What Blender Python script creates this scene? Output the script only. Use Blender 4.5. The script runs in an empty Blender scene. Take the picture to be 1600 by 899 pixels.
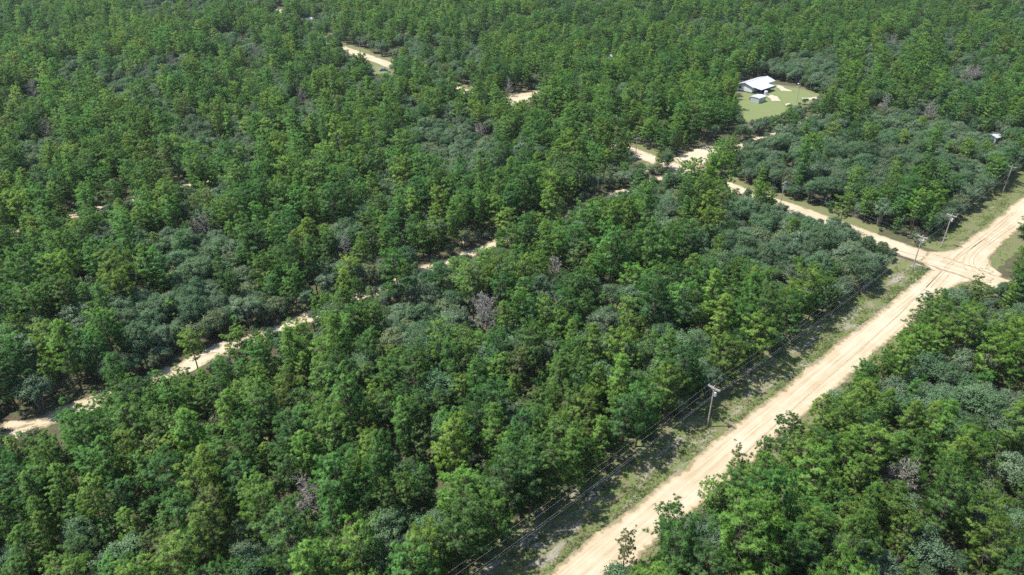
import bpy, math, random
import numpy as np
from mathutils import Vector, Matrix

# ------------------------------------------------------------------ camera, sky, sun, exposure
SC = bpy.context.scene
COL = SC.collection
W_PX, H_PX, F_PX = 1600.0, 899.0, 1111.0
CAM_H = 95.0
PITCH = math.radians(30.3)
CP, SP = math.cos(PITCH), math.sin(PITCH)

cam_d = bpy.data.cameras.new('camera')
cam_d.sensor_width = 36.0
cam_d.lens = 36.0 * F_PX / W_PX
cam_d.clip_start = 0.5
cam_d.clip_end = 12000.0
cam = bpy.data.objects.new('camera', cam_d)
COL.objects.link(cam)
cam.location = (0, 0, CAM_H)
cam.rotation_euler = (math.radians(90) - PITCH, 0, 0)
SC.camera = cam

SUN_EL = math.radians(64.0)
SUN_AZ = math.radians(-92.0)          # compass-like angle from +Y towards +X: the sun stands to the left
sun_dir = Vector((math.sin(SUN_AZ) * math.cos(SUN_EL), math.cos(SUN_AZ) * math.cos(SUN_EL), math.sin(SUN_EL)))
world = bpy.data.worlds.new('World')
SC.world = world
world.use_nodes = True
wn = world.node_tree
bg = wn.nodes['Background']
sky = wn.nodes.new('ShaderNodeTexSky')
sky.sky_type = 'NISHITA'
sky.sun_disc = False
sky.sun_elevation = SUN_EL
sky.sun_rotation = SUN_AZ
sky.air_density = 1.0
sky.dust_density = 0.6
wn.links.new(sky.outputs[0], bg.inputs[0])
bg.inputs[1].default_value = 0.125

sun_d = bpy.data.lights.new('sun', 'SUN')
sun_d.energy = 4.2
sun_d.angle = math.radians(0.53)
sun_d.color = (1.0, 0.955, 0.88)
sun = bpy.data.objects.new('sun', sun_d)
COL.objects.link(sun)
sun.rotation_euler = (-sun_dir).to_track_quat('-Z', 'Y').to_euler()
sun.location = sun_dir * 300

SC.view_settings.view_transform = 'Standard'
SC.view_settings.look = 'None'
SC.view_settings.gamma = 1.0
SC.view_settings.exposure = 0.84
SC.render.engine = 'CYCLES'
cy = SC.cycles
cy.max_bounces = 5
cy.diffuse_bounces = 3
cy.glossy_bounces = 2
cy.transmission_bounces = 3
cy.transparent_max_bounces = 4
cy.caustics_reflective = False
cy.caustics_refractive = False
cy.use_denoising = False

rng = np.random.default_rng(7)
R0 = random.Random(11)

# ------------------------------------------------------------------ helpers
def ground(px, py, z=0.0):
    """the point at height z that stands behind a pixel of the 1600 x 899 photograph"""
    x, y = px - 800.0, py - 449.5
    fw = F_PX * CP - y * SP
    dn = F_PX * SP + y * CP
    t = (CAM_H - z) / dn
    return np.array([x * t, fw * t])

def project(X, Y, Z):
    dz = CAM_H - Z
    d = Y * CP + dz * SP
    v = dz * CP - Y * SP
    return 800.0 + F_PX * X / d, 449.5 + F_PX * v / d, d

def link(name, me, mats=(), parent=None):
    o = bpy.data.objects.new(name, me)
    COL.objects.link(o)
    if me is not None and not len(me.materials):
        for m in (mats if isinstance(mats, (list, tuple)) else [mats]):
            me.materials.append(m)
    if parent is not None:
        o.parent = parent
    return o

def tag(o, label=None, cat=None, group=None, kind=None):
    if label: o['label'] = label
    if cat: o['category'] = cat
    if group: o['group'] = group
    if kind: o['kind'] = kind
    return o

def empty(name, loc, rz=0.0):
    o = bpy.data.objects.new(name, None)
    COL.objects.link(o)
    o.location = loc
    o.rotation_euler = (0, 0, rz)
    o.empty_display_size = 0.2
    return o

class MB:
    """collects faces for one mesh"""
    def __init__(self):
        self.v, self.f, self.m = [], [], []
    def face(self, pts, mat=0):
        i = len(self.v)
        self.v.extend([tuple(p) for p in pts])
        self.f.append(tuple(range(i, i + len(pts))))
        self.m.append(mat)
        return self
    def box(self, x0, x1, y0, y1, z0, z1, mat=0, M=None):
        p = [Vector((x, y, z)) for z in (z0, z1) for x, y in ((x0, y0), (x1, y0), (x1, y1), (x0, y1))]
        if M is not None:
            p = [M @ q for q in p]
        i = len(self.v)
        self.v.extend([tuple(q) for q in p])
        for f in ((0, 3, 2, 1), (4, 5, 6, 7), (0, 1, 5, 4), (1, 2, 6, 5), (2, 3, 7, 6), (3, 0, 4, 7)):
            self.f.append(tuple(i + k for k in f)); self.m.append(mat)
        return self
    def tube(self, pts, rads, n=6, mat=0, cap=True):
        pts = [Vector(p) for p in pts]
        i0 = len(self.v)
        for k, p in enumerate(pts):
            a = pts[max(k - 1, 0)]; b = pts[min(k + 1, len(pts) - 1)]
            t = (b - a).normalized()
            u = t.orthogonal().normalized() if abs(t.z) < 0.99 else Vector((1, 0, 0))
            if abs(t.z) >= 0.99:
                u = (u - t * u.dot(t)).normalized()
            w = t.cross(u)
            for j in range(n):
                an = 2 * math.pi * j / n
                self.v.append(tuple(p + (u * math.cos(an) + w * math.sin(an)) * rads[k]))
        for k in range(len(pts) - 1):
            for j in range(n):
                j2 = (j + 1) % n
                self.f.append((i0 + k * n + j, i0 + k * n + j2, i0 + (k + 1) * n + j2, i0 + (k + 1) * n + j)); self.m.append(mat)
        if cap:
            self.f.append(tuple(i0 + j for j in reversed(range(n)))); self.m.append(mat)
            e = i0 + (len(pts) - 1) * n
            self.f.append(tuple(e + j for j in range(n))); self.m.append(mat)
        return self
    def mesh(self, name, mats=()):
        me = bpy.data.meshes.new(name)
        me.from_pydata(self.v, [], self.f)
        for m in (mats if isinstance(mats, (list, tuple)) else [mats]):
            me.materials.append(m)
        if any(self.m):
            me.polygons.foreach_set('material_index', self.m)
        me.update()
        return me
    def build(self, name, mats, parent=None):
        return link(name, self.mesh(name, mats), [], parent)

def np_mesh(name, V, F, mats, tone=None, matidx=None, NV=None):
    """V (n,3), F (m,k) with k = 3 or 4"""
    me = bpy.data.meshes.new(name)
    n, (m, k) = len(V), F.shape
    me.vertices.add(n); me.vertices.foreach_set('co', V.astype(np.float32).ravel())
    me.loops.add(m * k); me.loops.foreach_set('vertex_index', F.astype(np.int32).ravel())
    me.polygons.add(m)
    me.polygons.foreach_set('loop_start', np.arange(0, m * k, k, dtype=np.int32))
    me.polygons.foreach_set('loop_total', np.full(m, k, dtype=np.int32))
    if matidx is not None:
        me.polygons.foreach_set('material_index', matidx.astype(np.int32))
    if tone is not None:
        a = me.attributes.new('tone', 'FLOAT', 'POINT')
        a.data.foreach_set('value', tone.astype(np.float32))
    for mt in (mats if isinstance(mats, (list, tuple)) else [mats]):
        me.materials.append(mt)
    me.update(calc_edges=True)
    if NV is not None:
        me.polygons.foreach_set('use_smooth', np.ones(m, dtype=bool))
        me.normals_split_custom_set_from_vertices(NV.astype(np.float32).tolist())
    return me

def turn_faces(V, F, NV):
    """wind every leaf so that its face looks the way its normal does"""
    g = np.cross(V[F[:, 1]] - V[F[:, 0]], V[F[:, 2]] - V[F[:, 0]])
    bad = (g * NV[F[:, 0]]).sum(1) < 0
    F = F.copy(); F[bad] = F[bad][:, ::-1]
    return F

# ------------------------------------------------------------------ materials
class NT:
    def __init__(self, name):
        self.mat = bpy.data.materials.new(name)
        self.mat.use_nodes = True
        self.t = self.mat.node_tree
        self.bsdf = self.t.nodes['Principled BSDF']
        self.out = self.t.nodes['Material Output']
    def n(self, kind, **kw):
        nd = self.t.nodes.new(kind)
        for k, v in kw.items():
            setattr(nd, k, v)
        return nd
    def l(self, a, b):
        self.t.links.new(a, b)
    def math(self, op, a, b=None, clamp=False):
        nd = self.n('ShaderNodeMath', operation=op, use_clamp=clamp)
        for i, x in enumerate((a, b)):
            if x is None: continue
            if isinstance(x, (int, float)): nd.inputs[i].default_value = x
            else: self.l(x, nd.inputs[i])
        return nd.outputs[0]
    def mix(self, fac, a, b, blend='MIX'):
        nd = self.n('ShaderNodeMix', data_type='RGBA', blend_type=blend)
        for s, x in ((0, fac), (6, a), (7, b)):
            if isinstance(x, (int, float)): nd.inputs[s].default_value = x
            elif isinstance(x, tuple): nd.inputs[s].default_value = (*x, 1.0)
            else: self.l(x, nd.inputs[s])
        return nd.outputs[2]
    def noise(self, vec, scale, detail=4.0, rough=0.55, dist=0.0):
        nd = self.n('ShaderNodeTexNoise')
        nd.inputs['Scale'].default_value = scale
        nd.inputs['Detail'].default_value = detail
        nd.inputs['Roughness'].default_value = rough
        nd.inputs['Distortion'].default_value = dist
        if vec is not None: self.l(vec, nd.inputs['Vector'])
        return nd.outputs['Fac']
    def ramp(self, fac, stops):
        nd = self.n('ShaderNodeValToRGB')
        e = nd.color_ramp.elements
        while len(e) < len(stops): e.new(0.5)
        for k, (p, c) in enumerate(stops):
            e[k].position = p
            e[k].color = (*c, 1.0) if isinstance(c, tuple) else (c, c, c, 1.0)
        self.l(fac, nd.inputs[0])
        return nd.outputs[0]
    def pos(self):
        return self.n('ShaderNodeNewGeometry').outputs['Position']
    def scaled(self, vec, s):
        nd = self.n('ShaderNodeMapping')
        nd.inputs['Scale'].default_value = s
        self.l(vec, nd.inputs['Vector'])
        return nd.outputs[0]
    def bump(self, h, strength, dist):
        nd = self.n('ShaderNodeBump')
        nd.inputs['Strength'].default_value = strength
        nd.inputs['Distance'].default_value = dist
        self.l(h, nd.inputs['Height'])
        self.l(nd.outputs[0], self.bsdf.inputs['Normal'])
    def col(self, c, rough=0.9, spec=0.2):
        if isinstance(c, tuple): self.bsdf.inputs['Base Color'].default_value = (*c, 1.0)
        else: self.l(c, self.bsdf.inputs['Base Color'])
        self.bsdf.inputs['Roughness'].default_value = rough
        self.bsdf.inputs['Specular IOR Level'].default_value = spec
        return self.mat

def foliage(name, c_lo, c_hi, trans=0.3, spec=0.25, rough=0.55, patch=None):
    """leaf material: colour varies from tuft to tuft (attribute tone) and from tree to tree"""
    m = NT(name)
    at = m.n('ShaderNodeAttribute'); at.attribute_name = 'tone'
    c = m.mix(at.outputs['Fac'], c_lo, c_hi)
    oi = m.n('ShaderNodeObjectInfo')
    hsv = m.n('ShaderNodeHueSaturation')
    m.l(m.math('ADD', m.math('MULTIPLY', oi.outputs['Random'], 0.036), 0.4885), hsv.inputs['Hue'])
    wn_ = m.n('ShaderNodeTexWhiteNoise', noise_dimensions='1D')
    m.l(oi.outputs['Random'], wn_.inputs['W'])
    m.l(m.math('ADD', m.math('MULTIPLY', wn_.outputs['Value'], 0.45), 0.78), hsv.inputs['Value'])
    hsv.inputs['Saturation'].default_value = 1.0
    m.l(c, hsv.inputs['Color'])
    c = hsv.outputs[0]
    m.col(c, rough, spec)
    tr = m.n('ShaderNodeBsdfTranslucent')
    m.l(m.mix(1.0, c, (1.05, 1.15, 0.6), 'MULTIPLY'), tr.inputs['Color'])
    ms = m.n('ShaderNodeMixShader'); ms.inputs[0].default_value = trans
    m.l(m.bsdf.outputs[0], ms.inputs[1]); m.l(tr.outputs[0], ms.inputs[2])
    m.l(ms.outputs[0], m.out.inputs['Surface'])
    return m.mat

def simple(name, c, rough=0.8, spec=0.2, var=0.25, scale=3.0, metallic=0.0):
    m = NT(name)
    f = m.noise(m.n('ShaderNodeTexCoord').outputs['Object'], scale, 5)
    lo = tuple(x * (1 - var) for x in c); hi = tuple(min(1, x * (1 + var)) for x in c)
    m.col(m.ramp(f, [(0.3, lo), (0.7, hi)]), rough, spec)
    m.bsdf.inputs['Metallic'].default_value = metallic
    return m.mat

# ground colours
def mat_forest_floor():
    m = NT('forest_floor'); p = m.pos()
    big = m.noise(p, 0.035, 5, 0.6)
    mid = m.noise(p, 0.35, 6, 0.65)
    fine = m.noise(p, 3.0, 5, 0.7)
    litter = m.ramp(fine, [(0.25, (0.036, 0.030, 0.022)), (0.5, (0.082, 0.066, 0.050)), (0.75, (0.15, 0.12, 0.092))])
    green = m.ramp(fine, [(0.3, (0.04, 0.055, 0.02)), (0.7, (0.13, 0.15, 0.065))])
    c = m.mix(m.ramp(mid, [(0.40, 0.0), (0.56, 0.8)]), litter, green)
    sand = m.ramp(fine, [(0.3, (0.34, 0.27, 0.19)), (0.7, (0.52, 0.44, 0.33))])
    s = m.math('MULTIPLY', m.ramp(big, [(0.55, 0.0), (0.68, 1.0)]), m.ramp(mid, [(0.45, 0.0), (0.6, 0.9)]))
    c = m.mix(s, c, sand)
    m.bump(m.math('ADD', fine, mid), 0.6, 0.15)
    return m.col(c, 0.95, 0.1)

def mat_sand_road(name, main=True):
    m = NT(name); p = m.pos()
    uv = m.n('ShaderNodeUVMap'); uv.uv_map = 'UVMap'
    streak = m.noise(m.scaled(uv.outputs[0], (1.5, 0.03, 1)), 1.0, 5, 0.6, 0.3)
    streak2 = m.noise(m.scaled(uv.outputs[0], (5.0, 0.05, 1)), 1.0, 4, 0.65, 0.2)
    patch = m.noise(p, 0.12, 5, 0.6)
    fine = m.noise(p, 4.0, 6, 0.7)
    base = m.ramp(fine, [(0.2, (0.37, 0.31, 0.215)), (0.5, (0.455, 0.402, 0.288)), (0.8, (0.525, 0.472, 0.352))])
    tan = m.mix(m.ramp(streak, [(0.40, 0.0), (0.60, 0.85)]), base, (0.37, 0.28, 0.17))
    tan = m.mix(m.ramp(streak2, [(0.52, 0.0), (0.66, 0.7)]), tan, (0.32, 0.235, 0.145))
    pale = m.mix(m.ramp(patch, [(0.4, 0.0), (0.65, 0.6)]), tan, (0.53, 0.47, 0.365))
    m.bump(m.math('ADD', m.math('ADD', streak2, m.math('MULTIPLY', streak, 1.2)), m.math('MULTIPLY', fine, 0.35)), 0.55, 0.12)
    ed = m.n('ShaderNodeAttribute'); ed.attribute_name = 'edge'
    en = m.noise(p, 0.9, 6, 0.7); en2 = m.noise(p, 0.13, 3, 0.5)
    k = m.math('SUBTRACT', m.math('ADD', m.math('MULTIPLY', en, 2.0), m.math('MULTIPLY', en2, 1.6)), ed.outputs['Fac'])
    rim = m.ramp(fine, [(0.3, (0.13, 0.115, 0.065)), (0.6, (0.26, 0.215, 0.135)), (0.8, (0.16, 0.165, 0.075))])
    tanrim = m.mix(m.ramp(m.math('ADD', m.math('MULTIPLY', k, 0.5), 0.1), [(0.2, 0.0), (0.6, 0.8)]), pale, (0.43, 0.335, 0.215))
    pale = m.mix(m.ramp(m.math('MULTIPLY', k, 0.5), [(0.5, 0.0), (0.72, 0.9)]), tanrim, rim)
    return m.col(pale, 0.95, 0.1)

def mat_verge(name, seed=0.0, grass=0.5, pale=0.5):
    m = NT(name); p = m.pos()
    uv = m.n('ShaderNodeUVMap'); uv.uv_map = 'UVMap'
    a = m.noise(m.scaled(uv.outputs[0], (0.35, 0.09, 1)), 1.0, 6, 0.65, 0.4)
    b = m.noise(p, 0.5, 6, 0.68)
    fine = m.noise(p, 3.5, 6, 0.72)
    gr = m.ramp(fine, [(0.25, (0.062, 0.092, 0.026)), (0.5, (0.122, 0.165, 0.050)), (0.75, (0.19, 0.23, 0.085))])
    sand = m.ramp(fine, [(0.25, (0.16, 0.14, 0.115)), (0.5, (0.30, 0.265, 0.225)), (0.75, (0.44, 0.40, 0.35))])
    dry = m.ramp(fine, [(0.3, (0.11, 0.10, 0.06)), (0.7, (0.22, 0.19, 0.12))])
    c = m.mix(m.ramp(b, [(0.42, 0.0), (0.58, 1.0)]), gr, dry)
    k = 0.645 - 0.25 * pale
    c = m.mix(m.ramp(a, [(k, 0.0), (k + 0.10, 0.9)]), c, sand)
    m.bump(m.math('ADD', fine, b), 0.7, 0.15)
    return m.col(c, 0.95, 0.1)

def mat_lawn():
    m = NT('lawn'); p = m.pos()
    b = m.noise(p, 0.10, 5, 0.6); f = m.noise(p, 2.0, 5, 0.7); d = m.noise(p, 0.3, 5, 0.65)
    gr = m.ramp(f, [(0.3, (0.115, 0.165, 0.050)), (0.7, (0.19, 0.245, 0.088))])
    dry = m.ramp(f, [(0.3, (0.13, 0.135, 0.07)), (0.7, (0.22, 0.205, 0.12))])
    c = m.mix(m.ramp(d, [(0.42, 0.0), (0.6, 0.85)]), gr, dry)
    ed = m.n('ShaderNodeAttribute'); ed.attribute_name = 'edge'
    k = m.math('SUBTRACT', m.math('MULTIPLY', m.noise(p, .22, 6, .7), 9.0), ed.outputs['Fac'])
    c = m.mix(m.ramp(m.math('MULTIPLY', k, .2), [(.25, 0.0), (.7, .9)]), c, m.ramp(f, [(.3, (0.085, 0.085, 0.05)), (.7, (0.20, 0.175, 0.115))]))
    m.bump(f, 0.5, 0.1)
    return m.col(c, 0.95, 0.1)

M_FLOOR = mat_forest_floor()
M_ROAD = mat_sand_road('sand_road_surface')
M_VERGE = mat_verge('verge_surface')
M_VERGE_GREEN = mat_verge('green_verge_surface', pale=0.15)
M_LAWN = mat_lawn()
M_SAND = simple('bare_sand', (0.48, 0.41, 0.31), 0.95, 0.1, 0.2, 0.6)
M_BARK = simple('pine_bark', (0.105, 0.078, 0.062), 0.95, 0.1, 0.4, 4.0)
M_OAKBARK = simple('oak_bark', (0.17, 0.155, 0.14), 0.95, 0.1, 0.35, 4.0)
M_DEAD = simple('dead_wood', (0.29, 0.275, 0.245), 0.9, 0.1, 0.35, 2.0)
M_POLE = simple('weathered_pole_wood', (0.36, 0.325, 0.29), 0.9, 0.1, 0.25, 3.0)
M_GALV = simple('galvanised_metal', (0.52, 0.53, 0.54), 0.5, 0.5, 0.1, 5.0, 0.3)
M_WIRE = simple('aluminium_wire', (0.5, 0.5, 0.51), 0.5, 0.5, 0.1, 1.0, 0.2)
M_WHITE = simple('white_metal_roof', (0.48, 0.495, 0.51), 0.45, 0.4, 0.05, 1.0)
M_SIDING = simple('pale_siding', (0.60, 0.62, 0.64), 0.6, 0.3, 0.05, 1.0)
M_TRIM = simple('dark_trim', (0.05, 0.06, 0.085), 0.6, 0.3, 0.15, 1.0)
M_DARK = simple('dark_interior', (0.025, 0.027, 0.032), 0.8, 0.2, 0.2, 1.0)
M_GLASS = simple('window_glass', (0.03, 0.04, 0.05), 0.08, 0.6, 0.1, 1.0)
M_GREYMETAL = simple('grey_sheet_metal', (0.40, 0.44, 0.455), 0.55, 0.4, 0.06, 1.0)
M_CAR = simple('blue_grey_car_paint', (0.20, 0.29, 0.38), 0.3, 0.6, 0.05, 1.0)
M_RUBBER = simple('tyre_rubber', (0.02, 0.02, 0.02), 0.9, 0.2, 0.1, 1.0)

PINE_MATS = [
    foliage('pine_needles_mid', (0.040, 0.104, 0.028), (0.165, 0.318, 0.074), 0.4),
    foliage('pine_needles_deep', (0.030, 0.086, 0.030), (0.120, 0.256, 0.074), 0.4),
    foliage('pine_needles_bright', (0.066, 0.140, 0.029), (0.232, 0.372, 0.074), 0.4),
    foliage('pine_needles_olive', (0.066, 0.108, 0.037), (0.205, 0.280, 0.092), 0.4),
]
OAK_MATS = [
    foliage('oak_leaves_grey', (0.092, 0.146, 0.084), (0.186, 0.264, 0.156), 0.3, 0.2, 0.6),
    foliage('oak_leaves_deep', (0.068, 0.130, 0.062), (0.146, 0.238, 0.118), 0.3, 0.2, 0.6),
    foliage('oak_leaves_olive', (0.108, 0.144, 0.070), (0.204, 0.250, 0.130), 0.3, 0.2, 0.6),
]
M_SHRUB = foliage('shrub_leaves', (0.060, 0.095, 0.040), (0.150, 0.190, 0.085), 0.2, 0.3, 0.5)
M_GRASS = foliage('grass_blades', (0.085, 0.130, 0.036), (0.225, 0.280, 0.090), 0.25, 0.2, 0.6)

# ------------------------------------------------------------------ the lie of the land: roads, verges, clearing
MAIN_A = ground(854, 899)
MAIN_DIR = ground(1600, 307) - MAIN_A; MAIN_DIR /= np.linalg.norm(MAIN_DIR)
MAIN_N = np.array([MAIN_DIR[1], -MAIN_DIR[0]])          # points to the right of the road
MAIN_W = 7.8
SIDE_A = ground(1400, 386)
SIDE_DIR = ground(565, 86.5) - SIDE_A; SIDE_DIR /= np.linalg.norm(SIDE_DIR)
SIDE_N = np.array([SIDE_DIR[1], -SIDE_DIR[0]])          # points away from the camera
SIDE_W = 8.4
MID_A = ground(320, 560); MID_DIR = ground(760, 386) - MID_A; MID_DIR /= np.linalg.norm(MID_DIR)
MID_N = np.array([MID_DIR[1], -MID_DIR[0]])
THIRD_A = ground(165, 323); THIRD_DIR = ground(800, 153) - THIRD_A; THIRD_DIR /= np.linalg.norm(THIRD_DIR)
THIRD_N = np.array([THIRD_DIR[1], -THIRD_DIR[0]])

def wob(t, seed, amp=1.0):
    r = np.random.default_rng(seed)
    out = np.zeros_like(t, dtype=float)
    for wl, a in ((41, .5), (17, .35), (7, .28), (3.1, .22), (1.7, .16), (0.9, .12)):
        out += a * np.sin(2 * np.pi * t / wl + r.uniform(0, 6.28)) * r.uniform(.6, 1.2)
    return out * amp

def strip(name, A, D, N, t0, t1, e0, e1, z, mat, prof=None, step=0.6, seeds=(1, 2), amp=(0.35, 0.35), widen=None, ncross=13, rough=0.02):
    """a ribbon along D between the ragged edges e0 and e1 (metres along N); prof(u) lifts it"""
    t = np.arange(t0, t1 + step, step)
    a = e0 + wob(t, seeds[0], amp[0]); b = e1 + wob(t, seeds[1], amp[1])
    if widen is not None:
        wa, wb = widen(t); a = a - wa; b = b + wb
    rj = np.random.default_rng(seeds[0] * 7 + 1)
    a = a + rj.uniform(-1, 1, len(t)) * amp[0] * .7; b = b + rj.uniform(-1, 1, len(t)) * amp[1] * .7
    u = np.linspace(0, 1, ncross)
    S = a[:, None] * (1 - u) + b[:, None] * u
    X = A[0] + D[0] * t[:, None] + N[0] * S
    Y = A[1] + D[1] * t[:, None] + N[1] * S
    Z = np.full_like(X, z)
    rr = np.random.default_rng(seeds[0] * 31 + 5)
    if prof is not None:
        Z = Z + prof(u, t)
    Z[:, 1:-1] += rr.uniform(0, rough, Z[:, 1:-1].shape)
    V = np.stack([X, Y, Z], -1).reshape(-1, 3)
    nt = len(t)
    i = np.arange(nt - 1)[:, None] * ncross + np.arange(ncross - 1)[None]
    F = np.stack([i, i + 1, i + ncross + 1, i + ncross], -1).reshape(-1, 4)
    me = np_mesh(name, V, F, mat)
    ea = me.attributes.new('edge', 'FLOAT', 'POINT')
    ea.data.foreach_set('value', (np.minimum(u, 1 - u)[None] * np.abs(b - a)[:, None]).astype(np.float32).ravel())
    uvl = me.uv_layers.new(name='UVMap')
    UV = np.stack([S, np.broadcast_to(t[:, None], S.shape)], -1).reshape(-1, 2)[F.ravel()]
    uvl.data.foreach_set('uv', UV.astype(np.float32).ravel())
    # faces must look up
    if (V[F[0, 1]] - V[F[0, 0]])[0] * (V[F[0, 3]] - V[F[0, 0]])[1] - (V[F[0, 1]] - V[F[0, 0]])[1] * (V[F[0, 3]] - V[F[0, 0]])[0] < 0:
        me.flip_normals()
    o = link(name, me)
    return o

gm = MB().face([(-6000, -3000, 0), (6000, -3000, 0), (6000, 9000, 0), (-6000, 9000, 0)]).mesh('ground', M_FLOOR)
tag(link('ground', gm), kind='structure')

T_X = np.dot(SIDE_A - MAIN_A, MAIN_DIR)                   # where the side road meets the main road
def main_prof(u, t):
    r = np.random.default_rng(3)
    berm = np.exp(-((u - 0.045) / 0.035) ** 2) * 0.20 + np.exp(-((u - 0.955) / 0.04) ** 2) * 0.16
    cut = 1 - np.exp(-((t - T_X - 2) / 9.0) ** 2)
    br = 0.55 + 0.45 * np.sin(t * 0.9 + 2 * np.sin(t * .23)) * np.sin(t * 2.3)
    ruts = -0.05 * (np.exp(-((u - .30) / .04) ** 2) + np.exp(-((u - .5) / .04) ** 2) + np.exp(-((u - .72) / .04) ** 2))
    return berm[None] * (br * cut)[:, None] + ruts[None] + 0.06
def main_widen(t):
    s = t - T_X
    left = np.where(s > 0, 5.0 * np.exp(-np.clip(s - 4.5, 0, None) / 3.0), 3.0 * np.exp(-np.clip(-s - 5, 0, None) / 1.8))
    left = np.where(np.abs(s) < 4.5, 5.0, left)
    right = 6.0 * np.exp(-(np.clip(np.abs(s - 1.0) - 4, 0, None)) / 3.2)
    return left, right
tag(strip('sand_road', MAIN_A, MAIN_DIR, MAIN_N, -90, 420, 0.0, MAIN_W, 0.03, M_ROAD, main_prof, 0.6, (1, 2), (0.38, 0.45), main_widen, 25), kind='structure')
def side_prof(u, t):
    berm = np.exp(-((u - 0.05) / 0.04) ** 2) * 0.10 + np.exp(-((u - 0.95) / 0.04) ** 2) * 0.10
    return np.broadcast_to(berm[None] + 0.05, (len(t), len(u))).copy() * (1 - np.exp(-((t + 2) / 11.0) ** 2))[:, None] + 0.03
tag(strip('side_road', SIDE_A, SIDE_DIR, SIDE_N, -60, 720, -SIDE_W / 2, SIDE_W / 2, 0.016, M_ROAD, side_prof, 0.8, (5, 6), (0.4, 0.4), None, 17), kind='structure')
tag(strip('forest_track', MID_A, MID_DIR, MID_N, -170, 290, -2.3, 2.3, 0.012, M_ROAD, None, 0.8, (8, 9), (0.9, 0.9), None, 9, 0.05), kind='structure')
tag(strip('upper_forest_track', THIRD_A, THIRD_DIR, THIRD_N, -160, 330, -2.6, 2.6, 0.012, M_ROAD, None, 0.8, (18, 19), (0.9, 0.9), None, 9, 0.05), kind='structure')
# verges
tag(strip('road_verge', MAIN_A, MAIN_DIR, MAIN_N, -90, T_X - 6.2, -11.5, 0.6, 0.006, M_VERGE, None, 0.8, (10, 11), (0.8, 0.2), None, 17, 0.06), kind='structure')
tag(strip('far_road_verge', MAIN_A, MAIN_DIR, MAIN_N, T_X + 6.0, 420, -11.0, 0.6, 0.006, M_VERGE_GREEN, None, 0.8, (12, 13), (0.8, 0.2), None, 17, 0.06), kind='structure')
tag(strip('right_road_verge', MAIN_A, MAIN_DIR, MAIN_N, -90, 420, MAIN_W - 0.6, MAIN_W + 4.5, 0.006, M_VERGE_GREEN, None, 0.8, (14, 15), (0.2, 0.6), None, 9, 0.06), kind='structure')
tag(strip('side_road_verge', SIDE_A, SIDE_DIR, SIDE_N, 8, 720, SIDE_W / 2 - 0.5, SIDE_W / 2 + 5.5, 0.0085, M_VERGE_GREEN, None, 1.0, (16, 17), (0.2, 0.6), None, 9, 0.06), kind='structure')
tag(strip('near_side_road_verge', SIDE_A, SIDE_DIR, SIDE_N, 8, 720, -SIDE_W / 2 - 3.5, -SIDE_W / 2 + 0.5, 0.0085, M_VERGE_GREEN, None, 1.0, (20, 21), (0.5, 0.2), None, 7, 0.06), kind='structure')

M_TRACK = NT('tyre_track_sand')
M_TRACK = M_TRACK.col(M_TRACK.ramp(M_TRACK.noise(M_TRACK.pos(), 1.6, 6, .7), [(.35, (0.30, 0.225, 0.14)), (.62, (0.44, 0.365, 0.255))]), .95, .1)
road_ob = bpy.data.objects['sand_road']
def tyre_track(pts_px, w=.34):
    P = [ground(*p) for p in pts_px]
    pts = []
    for k in range(len(P) - 1):
        p0, p1, p2, p3 = P[max(k - 1, 0)], P[k], P[k + 1], P[min(k + 2, len(P) - 1)]
        for q in np.linspace(0, 1, 12, endpoint=False):
            pts.append(.5 * (2 * p1 + (p2 - p0) * q + (2 * p0 - 5 * p1 + 4 * p2 - p3) * q * q + (3 * p1 - p0 - 3 * p2 + p3) * q ** 3))
    pts = np.array(pts); tg = np.gradient(pts, axis=0); tg /= np.linalg.norm(tg, axis=1)[:, None]
    nn = np.stack([-tg[:, 1], tg[:, 0]], 1)
    r = np.random.default_rng(int(pts_px[0][0] * 7 + pts_px[0][1]))
    ww = w * (.5 + .5 * r.uniform(.3, 1.2, len(pts)))[:, None]
    ww[0] = ww[-1] = .03
    a, b = pts + nn * ww * .5, pts - nn * ww * .5
    mb = MB()
    z = 0.128
    for k in range(len(pts) - 1):
        mb.face([(*a[k], z), (*a[k + 1], z), (*b[k + 1], z), (*b[k], z)])
    o = mb.build('tyre_track', M_TRACK, road_ob)
    if o.data.polygons[0].normal.z < 0: o.data.flip_normals()
for off in (0, 7):
    tyre_track([(1580 + off, 352), (1548 + off, 375), (1524 + off, 393), (1514 + off, 408), (1519 + off, 421), (1533 + off, 431)])
    tyre_track([(1590 - off, 330 + off * .2), (1540 - off, 372), (1505 - off, 398), (1478 - off, 424), (1452 - off, 452)], .26)
    tyre_track([(1400, 391 + off), (1440, 402 + off), (1480, 412 + off), (1525, 427 + off * .6)], .24)
tyre_track([(1545, 370), (1522, 386), (1508, 400), (1505, 414), (1512, 427)], .4)
tyre_track([(1484, 428), (1440, 478), (1390, 528), (1320, 590), (1220, 680)], .3)
tyre_track([(1472, 424), (1425, 472), (1372, 522), (1300, 585), (1200, 675), (1100, 770)], .26)

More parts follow.
